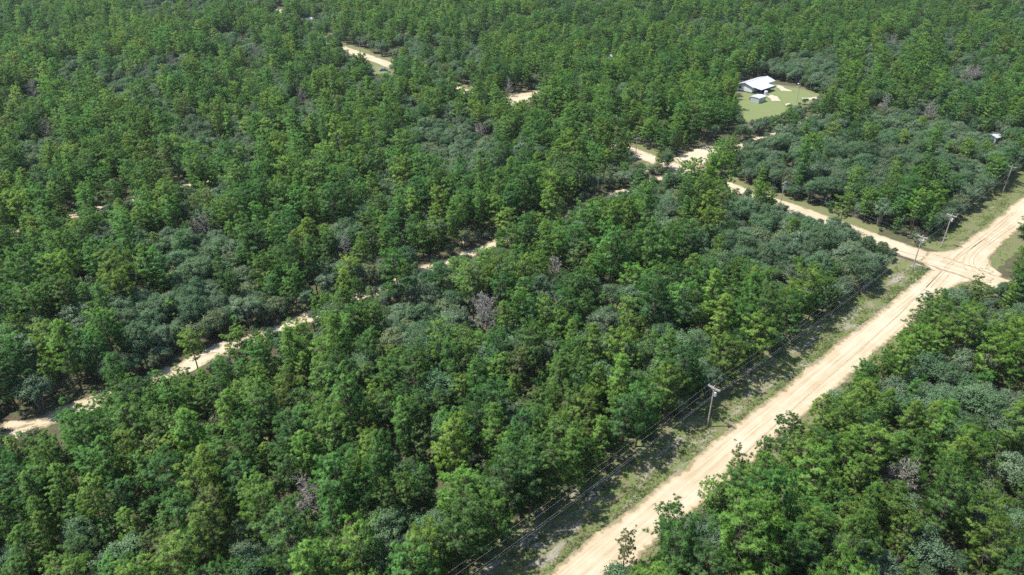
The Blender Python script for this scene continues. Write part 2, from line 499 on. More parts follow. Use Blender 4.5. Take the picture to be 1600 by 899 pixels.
def blob(name, poly_px, z, mat, jag=0.5, seed=0):
    P = np.array([ground(*p) for p in poly_px])
    r = np.random.default_rng(seed)
    out = []
    for k in range(len(P)):
        a, b = P[k], P[(k + 1) % len(P)]
        n = max(2, int(np.linalg.norm(b - a) / 1.2))
        for j in range(n):
            out.append(a + (b - a) * j / n + r.uniform(-jag, jag, 2) * .8)
    out = np.array(out); n = len(out); c = out.mean(0)
    rings = [1.0, .75, .5, .25]
    V = np.concatenate([c + (out - c) * q for q in rings] + [c[None]])
    V = np.concatenate([V, np.full((len(V), 1), z)], 1)
    E = np.concatenate([np.linalg.norm(out - c, axis=1) * (1 - q) for q in rings] + [[np.linalg.norm(out - c, axis=1).mean()]])
    F = []
    for q in range(3):
        for k in range(n):
            k2 = (k + 1) % n
            F.append((q * n + k, q * n + k2, (q + 1) * n + k2, (q + 1) * n + k))
    for k in range(n): F.append((3 * n + k, 3 * n + (k + 1) % n, 4 * n))
    me = bpy.data.meshes.new(name); me.from_pydata(V.tolist(), [], F)
    ea = me.attributes.new('edge', 'FLOAT', 'POINT'); ea.data.foreach_set('value', E.astype(np.float32))
    me.materials.append(mat); me.update()
    if me.polygons[0].normal.z < 0: me.flip_normals()
    return tag(link(name, me), kind='structure')

def mat_patch():
    m = NT('worn_sand_patch'); p = m.pos()
    ed = m.n('ShaderNodeAttribute'); ed.attribute_name = 'edge'
    f = m.noise(p, 2.0, 5, .7)
    sand = m.ramp(f, [(.3, (0.36, 0.31, 0.235)), (.7, (0.50, 0.44, 0.345))])
    gr = m.ramp(f, [(0.3, (0.095, 0.125, 0.042)), (0.7, (0.16, 0.19, 0.075))])
    k = m.math('SUBTRACT', ed.outputs['Fac'], m.math('MULTIPLY', m.noise(p, .35, 6, .7), 2.6))
    return m.col(m.mix(m.ramp(m.math('ADD', k, .5), [(.0, 0.0), (.9, 1.0)]), gr, sand), .95, .1)
M_SAND = mat_patch()

CLEARING_PX = [(1148, 152), (1150, 178), (1162, 193), (1192, 190), (1228, 181), (1262, 166), (1296, 152), (1262, 139), (1222, 133), (1175, 127), (1150, 138)]
blob('lawn', CLEARING_PX, 0.020, M_LAWN, 0.5, 1)
blob('sand_patch', [(1194, 149), (1205, 159), (1224, 159), (1218, 151), (1204, 147)], 0.026, M_SAND, .3, 2)
blob('sand_patch', [(1207, 134), (1220, 143), (1243, 144), (1226, 136), (1216, 132)], 0.026, M_SAND, .4, 3)
blob('sand_patch', [(1246, 153), (1256, 158), (1286, 155), (1282, 150), (1262, 152)], 0.026, M_SAND, .4, 4)
blob('sand_patch', [(1222, 162), (1231, 170), (1242, 167), (1234, 160)], 0.026, M_SAND, .3, 5)
blob('sand_clearing', [(1040, 262), (1062, 268), (1092, 262), (1118, 240), (1130, 228), (1100, 228), (1070, 240), (1052, 248)], 0.034, M_ROAD, .5, 6)
blob('sand_clearing', [(775, 163), (800, 168), (835, 158), (842, 150), (805, 148), (790, 152)], 0.034, M_ROAD, .6, 7)
blob('sand_clearing', [(430, 22), (445, 22), (448, 16), (432, 14)], 0.026, M_SAND, .8, 8)
blob('sand_clearing', [(262, 583), (285, 562), (318, 545), (352, 532), (368, 540), (345, 557), (312, 574), (285, 586)], 0.040, M_ROAD, .5, 21)
blob('sand_clearing', [(0, 672), (6, 660), (45, 656), (80, 656), (84, 661), (56, 667)], 0.040, M_ROAD, .5, 22)
blob('lawn', [(582, 102), (580, 116), (612, 118), (622, 104), (600, 101)], 0.021, M_LAWN, .6, 9)

# ------------------------------------------------------------------ tree builders
def unit(v):
    return v / np.maximum(np.linalg.norm(v, axis=-1, keepdims=True), 1e-9)

def tufts_mesh(C, D, rad, tone, r, blades=52, width=0.021, up=0.8):
    """needle tufts: C centres (n,3), D their axis, rad radius per tuft"""
    n = len(C)
    a = unit(r.normal(size=(n, blades, 3)) + D[:, None, :] * 1.05 + np.array([0, 0, up]))
    L = rad[:, None, None] * r.uniform(0.65, 1.2, (n, blades, 1))
    w = unit(np.cross(a, r.normal(size=(n, blades, 3)))) * (width * rad[:, None, None] / 0.45) * r.uniform(.7, 1.3, (n, blades, 1))
    base = C[:, None, :] + a * L * 0.05
    tip = C[:, None, :] + a * L
    midp = C[:, None, :] + a * L * 0.55
    V = np.stack([base, midp + w, tip, midp - w], 2).reshape(-1, 3)
    F = np.arange(len(V)).reshape(-1, 4)
    tn = np.clip(tone[:, None] + r.normal(0, .16, (n, blades)), 0, 1)
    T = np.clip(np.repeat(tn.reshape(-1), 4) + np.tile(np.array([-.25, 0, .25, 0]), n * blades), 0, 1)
    cen = np.array([0, 0, C[:, 2].mean() - .1 * (C[:, 2].max() - C[:, 2].min())])
    co = unit(C - cen)[:, None, None, :]
    nv = unit(np.stack([a, a, a, a], 2) * .75 + co * .8 + np.array([0, 0, .35])).reshape(-1, 3)
    return V, turn_faces(V, F, nv), T, nv

def pine_parts(seed, h, R, base=0.38, nb=34, top=0.35, dens=1.0, tuft=0.46, lean=0.03):
    r = np.random.default_rng(seed)
    mb = MB()
    ax = r.normal(0, lean, 2)
    bend = r.normal(0, 0.25, 2)
    def axis(s):
        return np.array([ax[0] * h * s + bend[0] * math.sin(s * 3), ax[1] * h * s + bend[1] * math.sin(s * 3), h * s])
    ss = np.linspace(0, 0.97, 8)
    r0 = 0.012 * h + 0.03
    mb.tube([axis(s) - (np.array([0, 0, 0.3]) if s == 0 else 0) for s in ss], [r0 * (1 - 0.85 * s) + 0.015 for s in ss], 6)
    C, D, RR, T = [], [], [], []
    ga = r.uniform(0, 6.28)
    lob = r.uniform(0.5, 1.22, 7)
    per = 5
    nwh = max(4, int(round(nb / per)))
    for k in range(nwh * per):
        wv = k // per
        u = min(max((wv + .15 + r.normal(0, .09)) / nwh, 0), 1)
        s = base + (0.985 - base) * u
        ga += 6.283 / per + r.normal(0, .22) + (.6 if k % per == 0 else 0)
        prof = (0.62 + 0.38 * math.sin(min(u * 2.2 + .35, 1.57))) if u < .4 else (top + (1 - top) * math.sqrt(max(0, 1 - ((u - .4) / .62) ** 2)))
        L = R * prof * lob[int(ga / 6.283 * 7) % 7] * r.uniform(.58, 1.2)
        el = math.radians(-2 + 40 * u ** 1.5 + r.normal(0, 6))
        p0 = axis(s)
        d = np.array([math.cos(ga) * math.cos(el), math.sin(ga) * math.cos(el), math.sin(el)])
        def bp(q):
            return p0 + d * L * q + np.array([0, 0, 0.16 * L * q * q])
        mb.tube([bp(0), bp(.5), bp(1.0)], [0.018 + .010 * L, 0.012 + .006 * L, 0.01], 3, cap=False)
        nt = int(max(3, L * 2.45 * dens))
        for _ in range(nt):
            q = 1 - 0.70 * r.uniform(0, 1) ** 1.4
            side = r.normal(0, .24 * L * (1.2 - .55 * q)) if L > .6 else r.normal(0, .12)
            c = bp(q) + np.array([-d[1], d[0], 0]) * side + np.array([0, 0, r.normal(.08, .09)])
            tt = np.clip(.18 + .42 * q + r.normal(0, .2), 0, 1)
            for _k in range(r.integers(2, 4)):
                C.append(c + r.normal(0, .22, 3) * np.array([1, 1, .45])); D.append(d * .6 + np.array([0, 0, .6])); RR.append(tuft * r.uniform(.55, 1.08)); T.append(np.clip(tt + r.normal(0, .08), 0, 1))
    for _ in range(5):
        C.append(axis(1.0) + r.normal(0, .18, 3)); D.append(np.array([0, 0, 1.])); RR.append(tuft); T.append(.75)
    return (mb,) + tufts_mesh(np.array(C), np.array(D), np.array(RR), np.array(T), r)

def leaf_cloud(C, RR, T, r, per, size, flat=0.85, center=None):
    n = len(C)
    a = unit(r.normal(size=(n, per, 3)) + np.array([0, 0, .35]))
    rad = RR[:, None, None] * np.clip(np.abs(r.normal(.55, .42, (n, per, 1))), .05, 1.7)
    P = C[:, None, :] + a * rad * np.array([1, 1, flat])
    nrm = unit(a * 0.7 + r.normal(size=(n, per, 3)) * .75 + np.array([0, 0, .5]))
    t1 = unit(np.cross(nrm, r.normal(size=(n, per, 3))))
    t2 = np.cross(nrm, t1)
    s = size * r.uniform(.65, 1.35, (n, per, 1))
    V = np.stack([P - t1 * s, P + t2 * s * .55, P + t1 * s, P - t2 * s * .55], 2).reshape(-1, 3)
    F = np.arange(len(V)).reshape(-1, 4)
    tn = np.clip(T[:, None] + r.normal(0, .17, (n, per)), 0, 1)
    co = unit(C - np.array([0, 0, C[:, 2].mean() * .7]))[:, None, :]
    nn = unit(a * .7 + co * .6 + nrm * .5 + np.array([0, 0, .2]))
    nv = np.stack([nn] * 4, 2).reshape(-1, 3)
    return V, turn_faces(V, F, nv), np.repeat(tn.reshape(-1), 4), nv

def oak_parts(seed, h, R, nclump=90, per=80, size=0.15, low=0.28, stems=3, sprig=1.0):
    r = np.random.default_rng(seed)
    mb = MB()
    ctr = np.array([0, 0, h * .55])
    C, RR, T = [], [], []
    lobes = [(r.uniform(-.45, .45) * R, r.uniform(-.45, .45) * R, h * r.uniform(.55, .72), R * r.uniform(.42, .68)) for _ in range(5)]
    lobes.append((0, 0, h * .62, R * .7))
    for k in range(nclump):
        lx, ly, lz, lr = lobes[r.integers(len(lobes))]
        a = unit(r.normal(size=3) + np.array([0, 0, .5]))
        if a[2] < -.45: a[2] *= -.5
        q = r.uniform(.72, 1.04)
        c = np.array([lx, ly, lz]) + a * lr * q * np.array([1, 1, min(1.0, .62 * h / R)])
        c[2] = max(c[2], h * low * r.uniform(.7, 1.1))
        if c[2] > h: c[2] = h - r.uniform(0, .4)
        C.append(c); RR.append(r.uniform(.36, .95) * sprig * (R / 3.2) ** .4); T.append(np.clip(.48 + r.normal(0, .2), 0, 1))
    C, RR, T = np.array(C), np.array(RR), np.array(T)
    for k in range(stems):
        an = 6.283 * k / stems + r.uniform(-.5, .5)
        b = np.array([math.cos(an) * .18, math.sin(an) * .18, -.2]) * (1 if stems > 1 else 0) + np.array([0, 0, -.1])
        m1 = np.array([math.cos(an) * R * .22, math.sin(an) * R * .22, h * .38])
        m2 = np.array([math.cos(an + .3) * R * .45, math.sin(an + .3) * R * .45, h * .66])
        mb.tube([b, m1, m2], [.035 * h ** .8, .025 * h ** .8, .03], 5)
        near = C[r.permutation(len(C))[:14]]
        for c in near:
            s = m1 if r.uniform() < .6 else m2
            mb.tube([s, (s + c) / 2 + r.normal(0, .15, 3), c + unit(c - s) * r.uniform(.1, .45)], [.045, .03, .012], 3, cap=False)
    return (mb,) + leaf_cloud(C, RR, T, r, per, size)

def dead_parts(seed, h, R, spread=0.6, twigs=3, base=.22, nb=26):
    r = np.random.default_rng(seed)
    tr, br = MB(), MB()
    ax = r.normal(0, .04, 2) * h
    def axis(s): return np.array([ax[0] * s, ax[1] * s, h * s])
    tr.tube([axis(0) - np.array([0, 0, .3]), axis(.35), axis(.7), axis(1)], [.014 * h + .03, .010 * h + .02, .05, .015], 5)
    ga = 0
    for k in range(nb):
        u = k / nb
        ga += 2.399 + r.normal(0, .4)
        s = base + (1 - base) * u
        L = R * (1.05 - .62 * u) * r.uniform(.55, 1.15)
        el = math.radians(18 + 40 * spread * r.uniform(.2, 1.2) + 18 * u)
        d = np.array([math.cos(ga) * math.cos(el), math.sin(ga) * math.cos(el), math.sin(el)])
        p = axis(s)
        kink = p + d * L * .5 + r.normal(0, .08 * L, 3)
        e = p + d * L + r.normal(0, .1 * L, 3) + np.array([0, 0, .1 * L])
        br.tube([p, kink, e], [.065, .045, .016], 3, cap=False)
        for j in range(twigs + int(L * 3.4)):
            q = r.uniform(.25, 1)
            a = p + (kink - p) * q * 2 if q < .5 else kink + (e - kink) * (q - .5) * 2
            td = unit(d + r.normal(0, .75, 3) + np.array([0, 0, .25]))
            tl = L * r.uniform(.18, .42)
            b = a + td * tl
            br.tube([a, b], [.036, .018], 3, cap=False)
            for _ in range(5):
                q2 = r.uniform(.3, 1); a2 = a + td * tl * q2
                br.tube([a2, a2 + unit(td + r.normal(0, .8, 3)) * tl * r.uniform(.3, .6)], [.028, .016], 3, cap=False)
    return tr, br

def scale_spec(kind, h, R):
    return dict(kind=kind, h=h, R=R)

VAR = {}            # kind -> list of dict(trunk mesh, crown mesh, joined mesh, h, R, look)
def add_variant(kind, mb, V, F, T, NV, mats_crown, mat_bark, h, R, look):
    i = len(VAR.setdefault(kind, []))
    trunk = mb.mesh(kind + '_trunk', mat_bark)
    crown = np_mesh(kind + '_crown', V, F, mats_crown, T, None, NV)
    VAR[kind].append(dict(trunk=trunk, crown=crown, h=h, R=R, look=look, mb=mb, V=V, F=F, T=T, NV=NV, mats=(mat_bark, mats_crown)))

# pines
pine_specs = [   # h, R, base, nb, top, dens, tuft, material, look
    (14.5, 4.3, .32, 40, .30, 1.0, .56, 0, ''),
    (15.5, 4.8, .36, 40, .45, 1.0, .58, 0, ''),
    (13.5, 3.9, .26, 45, .18, 1.0, .54, 1, ''),
    (14.0, 4.5, .32, 40, .38, 1.0, .56, 1, ''),
    (12.5, 4.3, .28, 40, .45, 1.0, .56, 2, ''),
    (14.5, 3.9, .45, 30, .42, .85, .56, 2, ''),
    (11.0, 3.3, .22, 40, .16, 1.0, .50, 0, ''),
    (13.0, 4.1, .40, 30, .42, .8, .54, 3, ''),
    (16.0, 5.0, .42, 40, .50, 1.0, .60, 0, ''),
    (14.0, 4.4, .30, 40, .28, 1.0, .56, 2, ''),
    (16.0, 3.2, .28, 50, .08, 1.05, .52, 0, ''),
    (14.5, 2.9, .26, 50, .08, 1.05, .50, 2, ''),
]
for k, (h, R, b, nb, tp, dn, tf, mi, look) in enumerate(pine_specs):
    h, R, tp = h * 1.04, R * .93, tp * .75
    mb, V, F, T, NV = pine_parts(100 + k, h, R, b, nb, tp, dn, tf)
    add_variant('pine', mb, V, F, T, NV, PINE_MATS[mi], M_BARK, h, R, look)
young_specs = [
    (5.2, 1.25, .12, 22, .15, 1.5, .34, 0, 'slim young pine with mid green tufts'),
    (6.5, 1.45, .14, 26, .15, 1.4, .36, 2, 'slim young pine with bright green tufts'),
    (3.8, 1.05, .10, 18, .2, 1.6, .32, 1, 'short young pine with deep green tufts'),
    (7.5, 1.6, .25, 24, .2, 1.2, .38, 0, 'spindly young pine with green tufts'),
]
for k, (h, R, b, nb, tp, dn, tf, mi, look) in enumerate(young_specs):
    mb, V, F, T, NV = pine_parts(200 + k, h, R, b, nb, tp, dn, tf, .02)
    add_variant('young', mb, V, F, T, NV, PINE_MATS[mi], M_BARK, h, R, look)
oak_specs = [
    (6.8, 3.4, 105, 80, 0, 'grey-green scrub oak with broad domed crown'),
    (7.6, 3.7, 120, 80, 1, 'dark green scrub oak with big rounded crown'),
    (5.6, 3.0, 85, 80, 0, 'low grey-green scrub oak with mounded crown'),
    (6.2, 3.2, 95, 80, 1, 'dark grey-green scrub oak with lumpy crown'),
    (7.2, 3.1, 90, 75, 0, 'upright grey-green scrub oak with uneven crown'),
    (5.2, 2.8, 70, 70, 2, 'olive grey scrub oak with sparse crown'),
    (8.2, 4.1, 140, 80, 1, 'large dark scrub oak with wide spreading crown'),
]
for k, (h, R, nc, per, mi, look) in enumerate(oak_specs):
    mb, V, F, T, NV = oak_parts(300 + k, h, R, nc, int(per * 1.45), .125)
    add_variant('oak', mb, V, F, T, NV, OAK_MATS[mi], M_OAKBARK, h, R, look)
shrub_specs = [(1.6, 1.2, 16, 60, 'low green shrub'), (2.4, 1.5, 24, 60, 'bushy green shrub'), (1.0, .8, 10, 50, 'small green shrub')]
for k, (h, R, nc, per, look) in enumerate(shrub_specs):
    mb, V, F, T, NV = oak_parts(400 + k, h, R, nc, per, .13, .2, 2, .85)
    add_variant('shrub', mb, V, F, T, NV, M_SHRUB if k else OAK_MATS[2], M_OAKBARK, h, R, look)

# ------------------------------------------------------------------ where the trees stand
# patches of scrub oak, traced on the photograph and set down on the ground: centre, half sizes, share of oaks
OAKS = [(210, 150, 110, 28, .7), (420, 130, 60, 26, .6), (620, 150, 50, 22, .6), (1120, 60, 60, 20, .6), (760, 40, 60, 16, .6), (1490, 60, 60, 20, .6), (710, 230, 85, 50, .95), (690, 90, 70, 40, .7), (1000, 290, 75, 30, .85), (1265, 395, 130, 75, .92), (1170, 345, 50, 40, .8),
        (1360, 240, 230, 70, .85), (1180, 215, 70, 28, .9), (1255, 110, 70, 28, .95), (1515, 110, 60, 30, .75), (300, 400, 80, 40, .85),
        (310, 485, 110, 50, .9), (95, 535, 65, 45, .8), (330, 220, 70, 42, .85), (150, 120, 75, 25, .75), (45, 30, 60, 35, .7), (70, 225, 40, 30, .7),
        (670, 505, 75, 55, .85), (600, 440, 60, 30, .6), (985, 505, 60, 45, .75), (1050, 440, 60, 40, .6), (660, 850, 70, 60, .92), (110, 865, 45, 45, .7), (200, 885, 50, 30, .7), (385, 865, 25, 45, .85),
        (1500, 625, 120, 55, .9), (1585, 750, 50, 170, .9), (1480, 575, 80, 30, .8), (1560, 500, 50, 50, .6), (490, 180, 60, 25, .7), (230, 165, 60, 22, .6),
        (640, 700, 40, 40, .5), (1420, 130, 60, 35, .5), (560, 60, 40, 20, .5), (850, 100, 60, 25, .4), (30, 700, 40, 40, .3), (1590, 300, 40, 50, .5),
        (1290, 330, 60, 25, .8), (470, 20, 60, 15, .7), (1010, 590, 60, 40, .4)]
PINES = [(1240, 760, 230, 150, .05), (1060, 860, 120, 90, .04), (1330, 660, 120, 60, .06), (1420, 540, 70, 60, .1), (300, 730, 330, 150, .13), (880, 660, 160, 110, .10), (560, 330, 200, 70, .12), (880, 390, 120, 60, .12), (300, 60, 160, 35, .2), (950, 40, 220, 30, .2), (1350, 40, 160, 30, .25), (860, 200, 110, 60, .12), (1090, 150, 70, 50, .06), (120, 400, 110, 60, .2)]
def oak_share(px, py):
    s = 0.30
    for cx, cy, rx, ry, f in PINES:
        if ((px - cx) / rx) ** 2 + ((py - cy) / ry) ** 2 < 1: s = f
    for cx, cy, rx, ry, f in OAKS:
        q = ((px - cx) / rx) ** 2 + ((py - cy) / ry) ** 2
        if q < 1.25:
            s = max(s, f if q < .8 else f * .6)
    return s

def in_poly(p, poly):
    x, y = p; c = False
    for k in range(len(poly)):
        x1, y1 = poly[k]; x2, y2 = poly[k - 1]
        if (y1 > y) != (y2 > y) and x < (x2 - x1) * (y - y1) / (y2 - y1) + x1: c = not c
    return c
CLEAR = [np.array([ground(*p) for p in poly]) for poly in (
    [(1150, 150), (1150, 180), (1163, 191), (1190, 187), (1218, 176), (1236, 168), (1258, 163), (1288, 153), (1264, 141), (1240, 131), (1190, 120), (1150, 127)],
    [(1040, 262), (1070, 272), (1100, 264), (1130, 240), (1160, 215), (1190, 200), (1160, 200), (1100, 222), (1060, 240)],
    [(775, 163), (800, 170), (838, 162), (848, 150), (820, 143), (790, 150)],
    [(575, 100), (578, 120), (615, 122), (625, 104)],
    [(250, 592), (275, 560), (318, 538), (352, 526), (372, 538), (350, 560), (312, 580)],
    [(-50, 682), (-30, 652), (45, 648), (85, 652), (88, 662), (56, 672)],
    [(428, 26), (448, 28), (452, 12), (430, 10)],
    [(1150, 196), (1165, 196), (1250, 178), (1240, 170), (1160, 190)],
)]
DEADSEE = [(760, 490, 5), (480, 778, 4.5), (1383, 165, 6), (1452, 172, 6), (1518, 120, 5), (1395, 66, 6.5), (232, 112, 7), (268, 98, 6), (50, 142, 5.5), (470, 152, 6), (398, 82, 6), (72, 200, 5), (540, 390, 6), (320, 355, 5), (868, 420, 5), (1410, 745, 5), (796, 134, 5), (750, 205, 4.5)]
# spots of road, ground and things that the photograph shows clear of trees (pixel, height above ground)
SEE = []
def see(x0, y0, x1, y1, n, z=0.0, grow=0.0):
    for k in range(n):
        q = k / max(1, n - 1)
        SEE.append((x0 + (x1 - x0) * q, y0 + (y1 - y0) * q, z, grow))
see(986, 232, 1020, 245, 6); see(995, 244, 1018, 250, 4); see(1000, 255, 1010, 258, 2)
see(1066, 250, 1098, 232, 5); see(1075, 243, 1110, 232, 4)
see(540, 76, 605, 97, 10); see(548, 84, 600, 101, 8); see(590, 106, 608, 112, 4); see(584, 114, 610, 116, 3)
see(716, 133, 735, 140, 4); see(1142, 290, 1150, 294, 2); see(1238, 330, 1245, 333, 2); see(1262, 338, 1290, 348, 3); see(1370, 375, 1450, 408, 8); see(1330, 364, 1365, 374, 3)
see(1152, 142, 1208, 136, 8, 1.0); see(1150, 148, 1165, 190, 5); see(1166, 187, 1222, 173, 8); see(1176, 160, 1200, 160, 5); see(1205, 140, 1245, 145, 6); see(1215, 160, 1262, 166, 6); see(1250, 155, 1278, 154, 4); see(1170, 170, 1225, 168, 6); see(1160, 178, 1195, 180, 5)
see(1158, 126, 1205, 124, 6, 3.0); see(1245, 158, 1251, 133, 3, 2)
see(300, 556, 350, 545, 4); see(285, 572, 330, 560, 4); see(240, 588, 262, 580, 2); see(118, 632, 160, 612, 4); see(8, 664, 80, 657, 6); see(270, 580, 355, 540, 7); see(290, 582, 350, 556, 5); see(20, 670, 75, 664, 3)
see(680, 410, 695, 406, 3); see(720, 394, 728, 391, 2); see(758, 384, 772, 380, 2); see(440, 520, 470, 505, 2); see(905, 320, 920, 314, 2); see(945, 302, 960, 296, 2)
see(155, 325, 170, 322, 2); see(198, 314, 206, 312, 2); see(110, 335, 120, 333, 2); see(285, 288, 292, 286, 2)
see(795, 152, 822, 152, 5); see(800, 146, 845, 138, 4); see(436, 18, 442, 17, 2); see(483, 31, 487, 30, 2, 2)
see(955, 87, 957, 87, 1, 4.5); see(1550, 213, 1560, 210, 2, 2.8); see(1556, 228, 1560, 227, 2, 1.5)
see(1222, 318, 1226, 296, 4, 3.0); see(992, 250, 994, 228, 4, 3.0); see(564, 90, 562, 66, 4, 3.0)
see(1448, 428, 1530, 428, 6); see(1455, 440, 1510, 440, 4); see(1530, 400, 1565, 390, 4); see(1545, 415, 1555, 405, 2)
see(1440, 470, 1480, 450, 3); see(1385, 520, 1420, 490, 3); see(1320, 580, 1365, 545, 3); see(1230, 660, 1310, 590, 4); see(1190, 690, 1225, 665, 3); see(1120, 730, 1160, 715, 3); see(1040, 800, 1110, 745, 4); see(985, 830, 1030, 810, 3); see(900, 885, 960, 850, 3); see(900, 897, 925, 890, 2)
for a_, b_, z_ in DEADSEE: SEE.append((a_, b_, z_, 0)); SEE.append((a_ - 7, b_ - 8, z_ + 1, 0)); SEE.append((a_ + 7, b_ - 8, z_ + 1, 0)); SEE.append((a_ - 12, b_ + 3, max(z_ - 1, 1), 0)); SEE.append((a_ + 12, b_ + 3, max(z_ - 1, 1), 0)); SEE.append((a_, b_ + 12, max(z_ - 2, 1), 0))
see(1532, 433, 1560, 424, 3); see(1572, 396, 1592, 380, 3); see(1545, 440, 1560, 432, 2)
SEE_W = np.array([[*ground(a, b, z), z] for a, b, z, g in SEE])

def sd(P, A, N): return float(np.dot(P - A, N))
def st(P, A, D): return float(np.dot(P - A, D))

def allowed(P, R, kind):
    s = sd(P, MAIN_A, MAIN_N); t = st(P, MAIN_A, MAIN_DIR)
    left = -7.6 if kind != 'oak' else -8.0
    far = t > T_X
    if far: left = -7.5 if kind != 'oak' else -8.5
    if left - 0.25 * R < s < MAIN_W + 1.2 + 0.35 * R: return False
    if t > T_X - 10 and t < T_X + 30 and MAIN_W <= s < MAIN_W + 7.0: return False
    s2 = sd(P, SIDE_A, SIDE_N); t2 = st(P, SIDE_A, SIDE_DIR)
    if -SIDE_W / 2 - 0.4 - .12 * R < s2 < SIDE_W / 2 + 2.6 + .4 * R and t2 > -60: return False
    s3 = sd(P, MID_A, MID_N)
    if 0 < s3 < 10 and kind == 'pine' and -170 < st(P, MID_A, MID_DIR) < 230 and rng.uniform() < .86: return False
    if 0 < s3 < 8 and kind == 'oak' and R > 2.3 and -170 < st(P, MID_A, MID_DIR) < 230: return False
    if abs(s3) < 1.9 + .1 * R and -170 < st(P, MID_A, MID_DIR) < 330: return False
    s4 = sd(P, THIRD_A, THIRD_N)
    if abs(s4) < 1.0 + .15 * R and -160 < st(P, THIRD_A, THIRD_DIR) < 330: return False
    for c in CLEAR:
        if in_poly(P, c): return False
    return True

CAMP = np.array([0, 0, CAM_H])
TRK = np.array([[*(MID_A + MID_DIR * q), .2] for q in np.arange(-95, 215, 2.6)])
def screens(P, h, R):
    d = TRK - CAMP
    q = (d[:, :2] @ P) / (d[:, :2] ** 2).sum(1)
    qq = np.clip(q, 0, .999)
    near = np.linalg.norm(d[:, :2] * qq[:, None] - P, axis=1)
    z = CAM_H + d[:, 2] * qq
    return bool(np.any((near < R * .6) & (z < h * .95) & (z > -1) & (q < 1.0)))
def blocks(P, h, R, base):
    """does a tree here hide one of the clear spots?"""
    d = SEE_W - CAMP
    # closest pass of each sight line to the tree axis, in plan
    dd = (d[:, :2] ** 2).sum(1)
    q = (d[:, :2] @ P) / dd
    qq = np.clip(q, 0, .999)
    near = np.linalg.norm(d[:, :2] * qq[:, None] - P, axis=1)
    z = CAM_H + d[:, 2] * qq
    return bool(np.any((near < R * .72) & (z < h * 1.0) & (z > -1) & (q < 1.02)))

trees = []          # dicts: kind, var, x, y, rz, sc, h, R
def add_tree(kind, var, x, y, sc=1.0, rz=None, hand=None):
    v = VAR[kind][var]
    trees.append(dict(kind=kind, var=var, x=float(x), y=float(y), rz=R0.uniform(0, 6.283) if rz is None else rz, sc=sc, sv=(sc * R0.uniform(.86, 1.14), sc * R0.uniform(.86, 1.14), sc * R0.uniform(.88, 1.15)), h=v['h'] * sc, R=v['R'] * sc, hand=hand))

class Grid:
    def __init__(self, c): self.c, self.d = c, {}
    def ok(self, P, rad):
        i, j = int(P[0] // self.c), int(P[1] // self.c)
        for a in (-1, 0, 1):
            for b in (-1, 0, 1):
                for (x, y, r) in self.d.get((i + a, j + b), ()):
                    if (x - P[0]) ** 2 + (y - P[1]) ** 2 < (max(r, rad)) ** 2: return False
        return True
    def free(self, P, rad):
        i, j = int(P[0] // self.c), int(P[1] // self.c)
        return not any((x - P[0]) ** 2 + (y - P[1]) ** 2 < rad * rad for a in (-1, 0, 1) for b in (-1, 0, 1) for (x, y, r) in self.d.get((i + a, j + b), ()))
    def add(self, P, rad):
        self.d.setdefault((int(P[0] // self.c), int(P[1] // self.c)), []).append((P[0], P[1], rad))

G = Grid(6.0)
PV_EDGE = [0, 2, 3, 4, 6, 9, 10, 11]
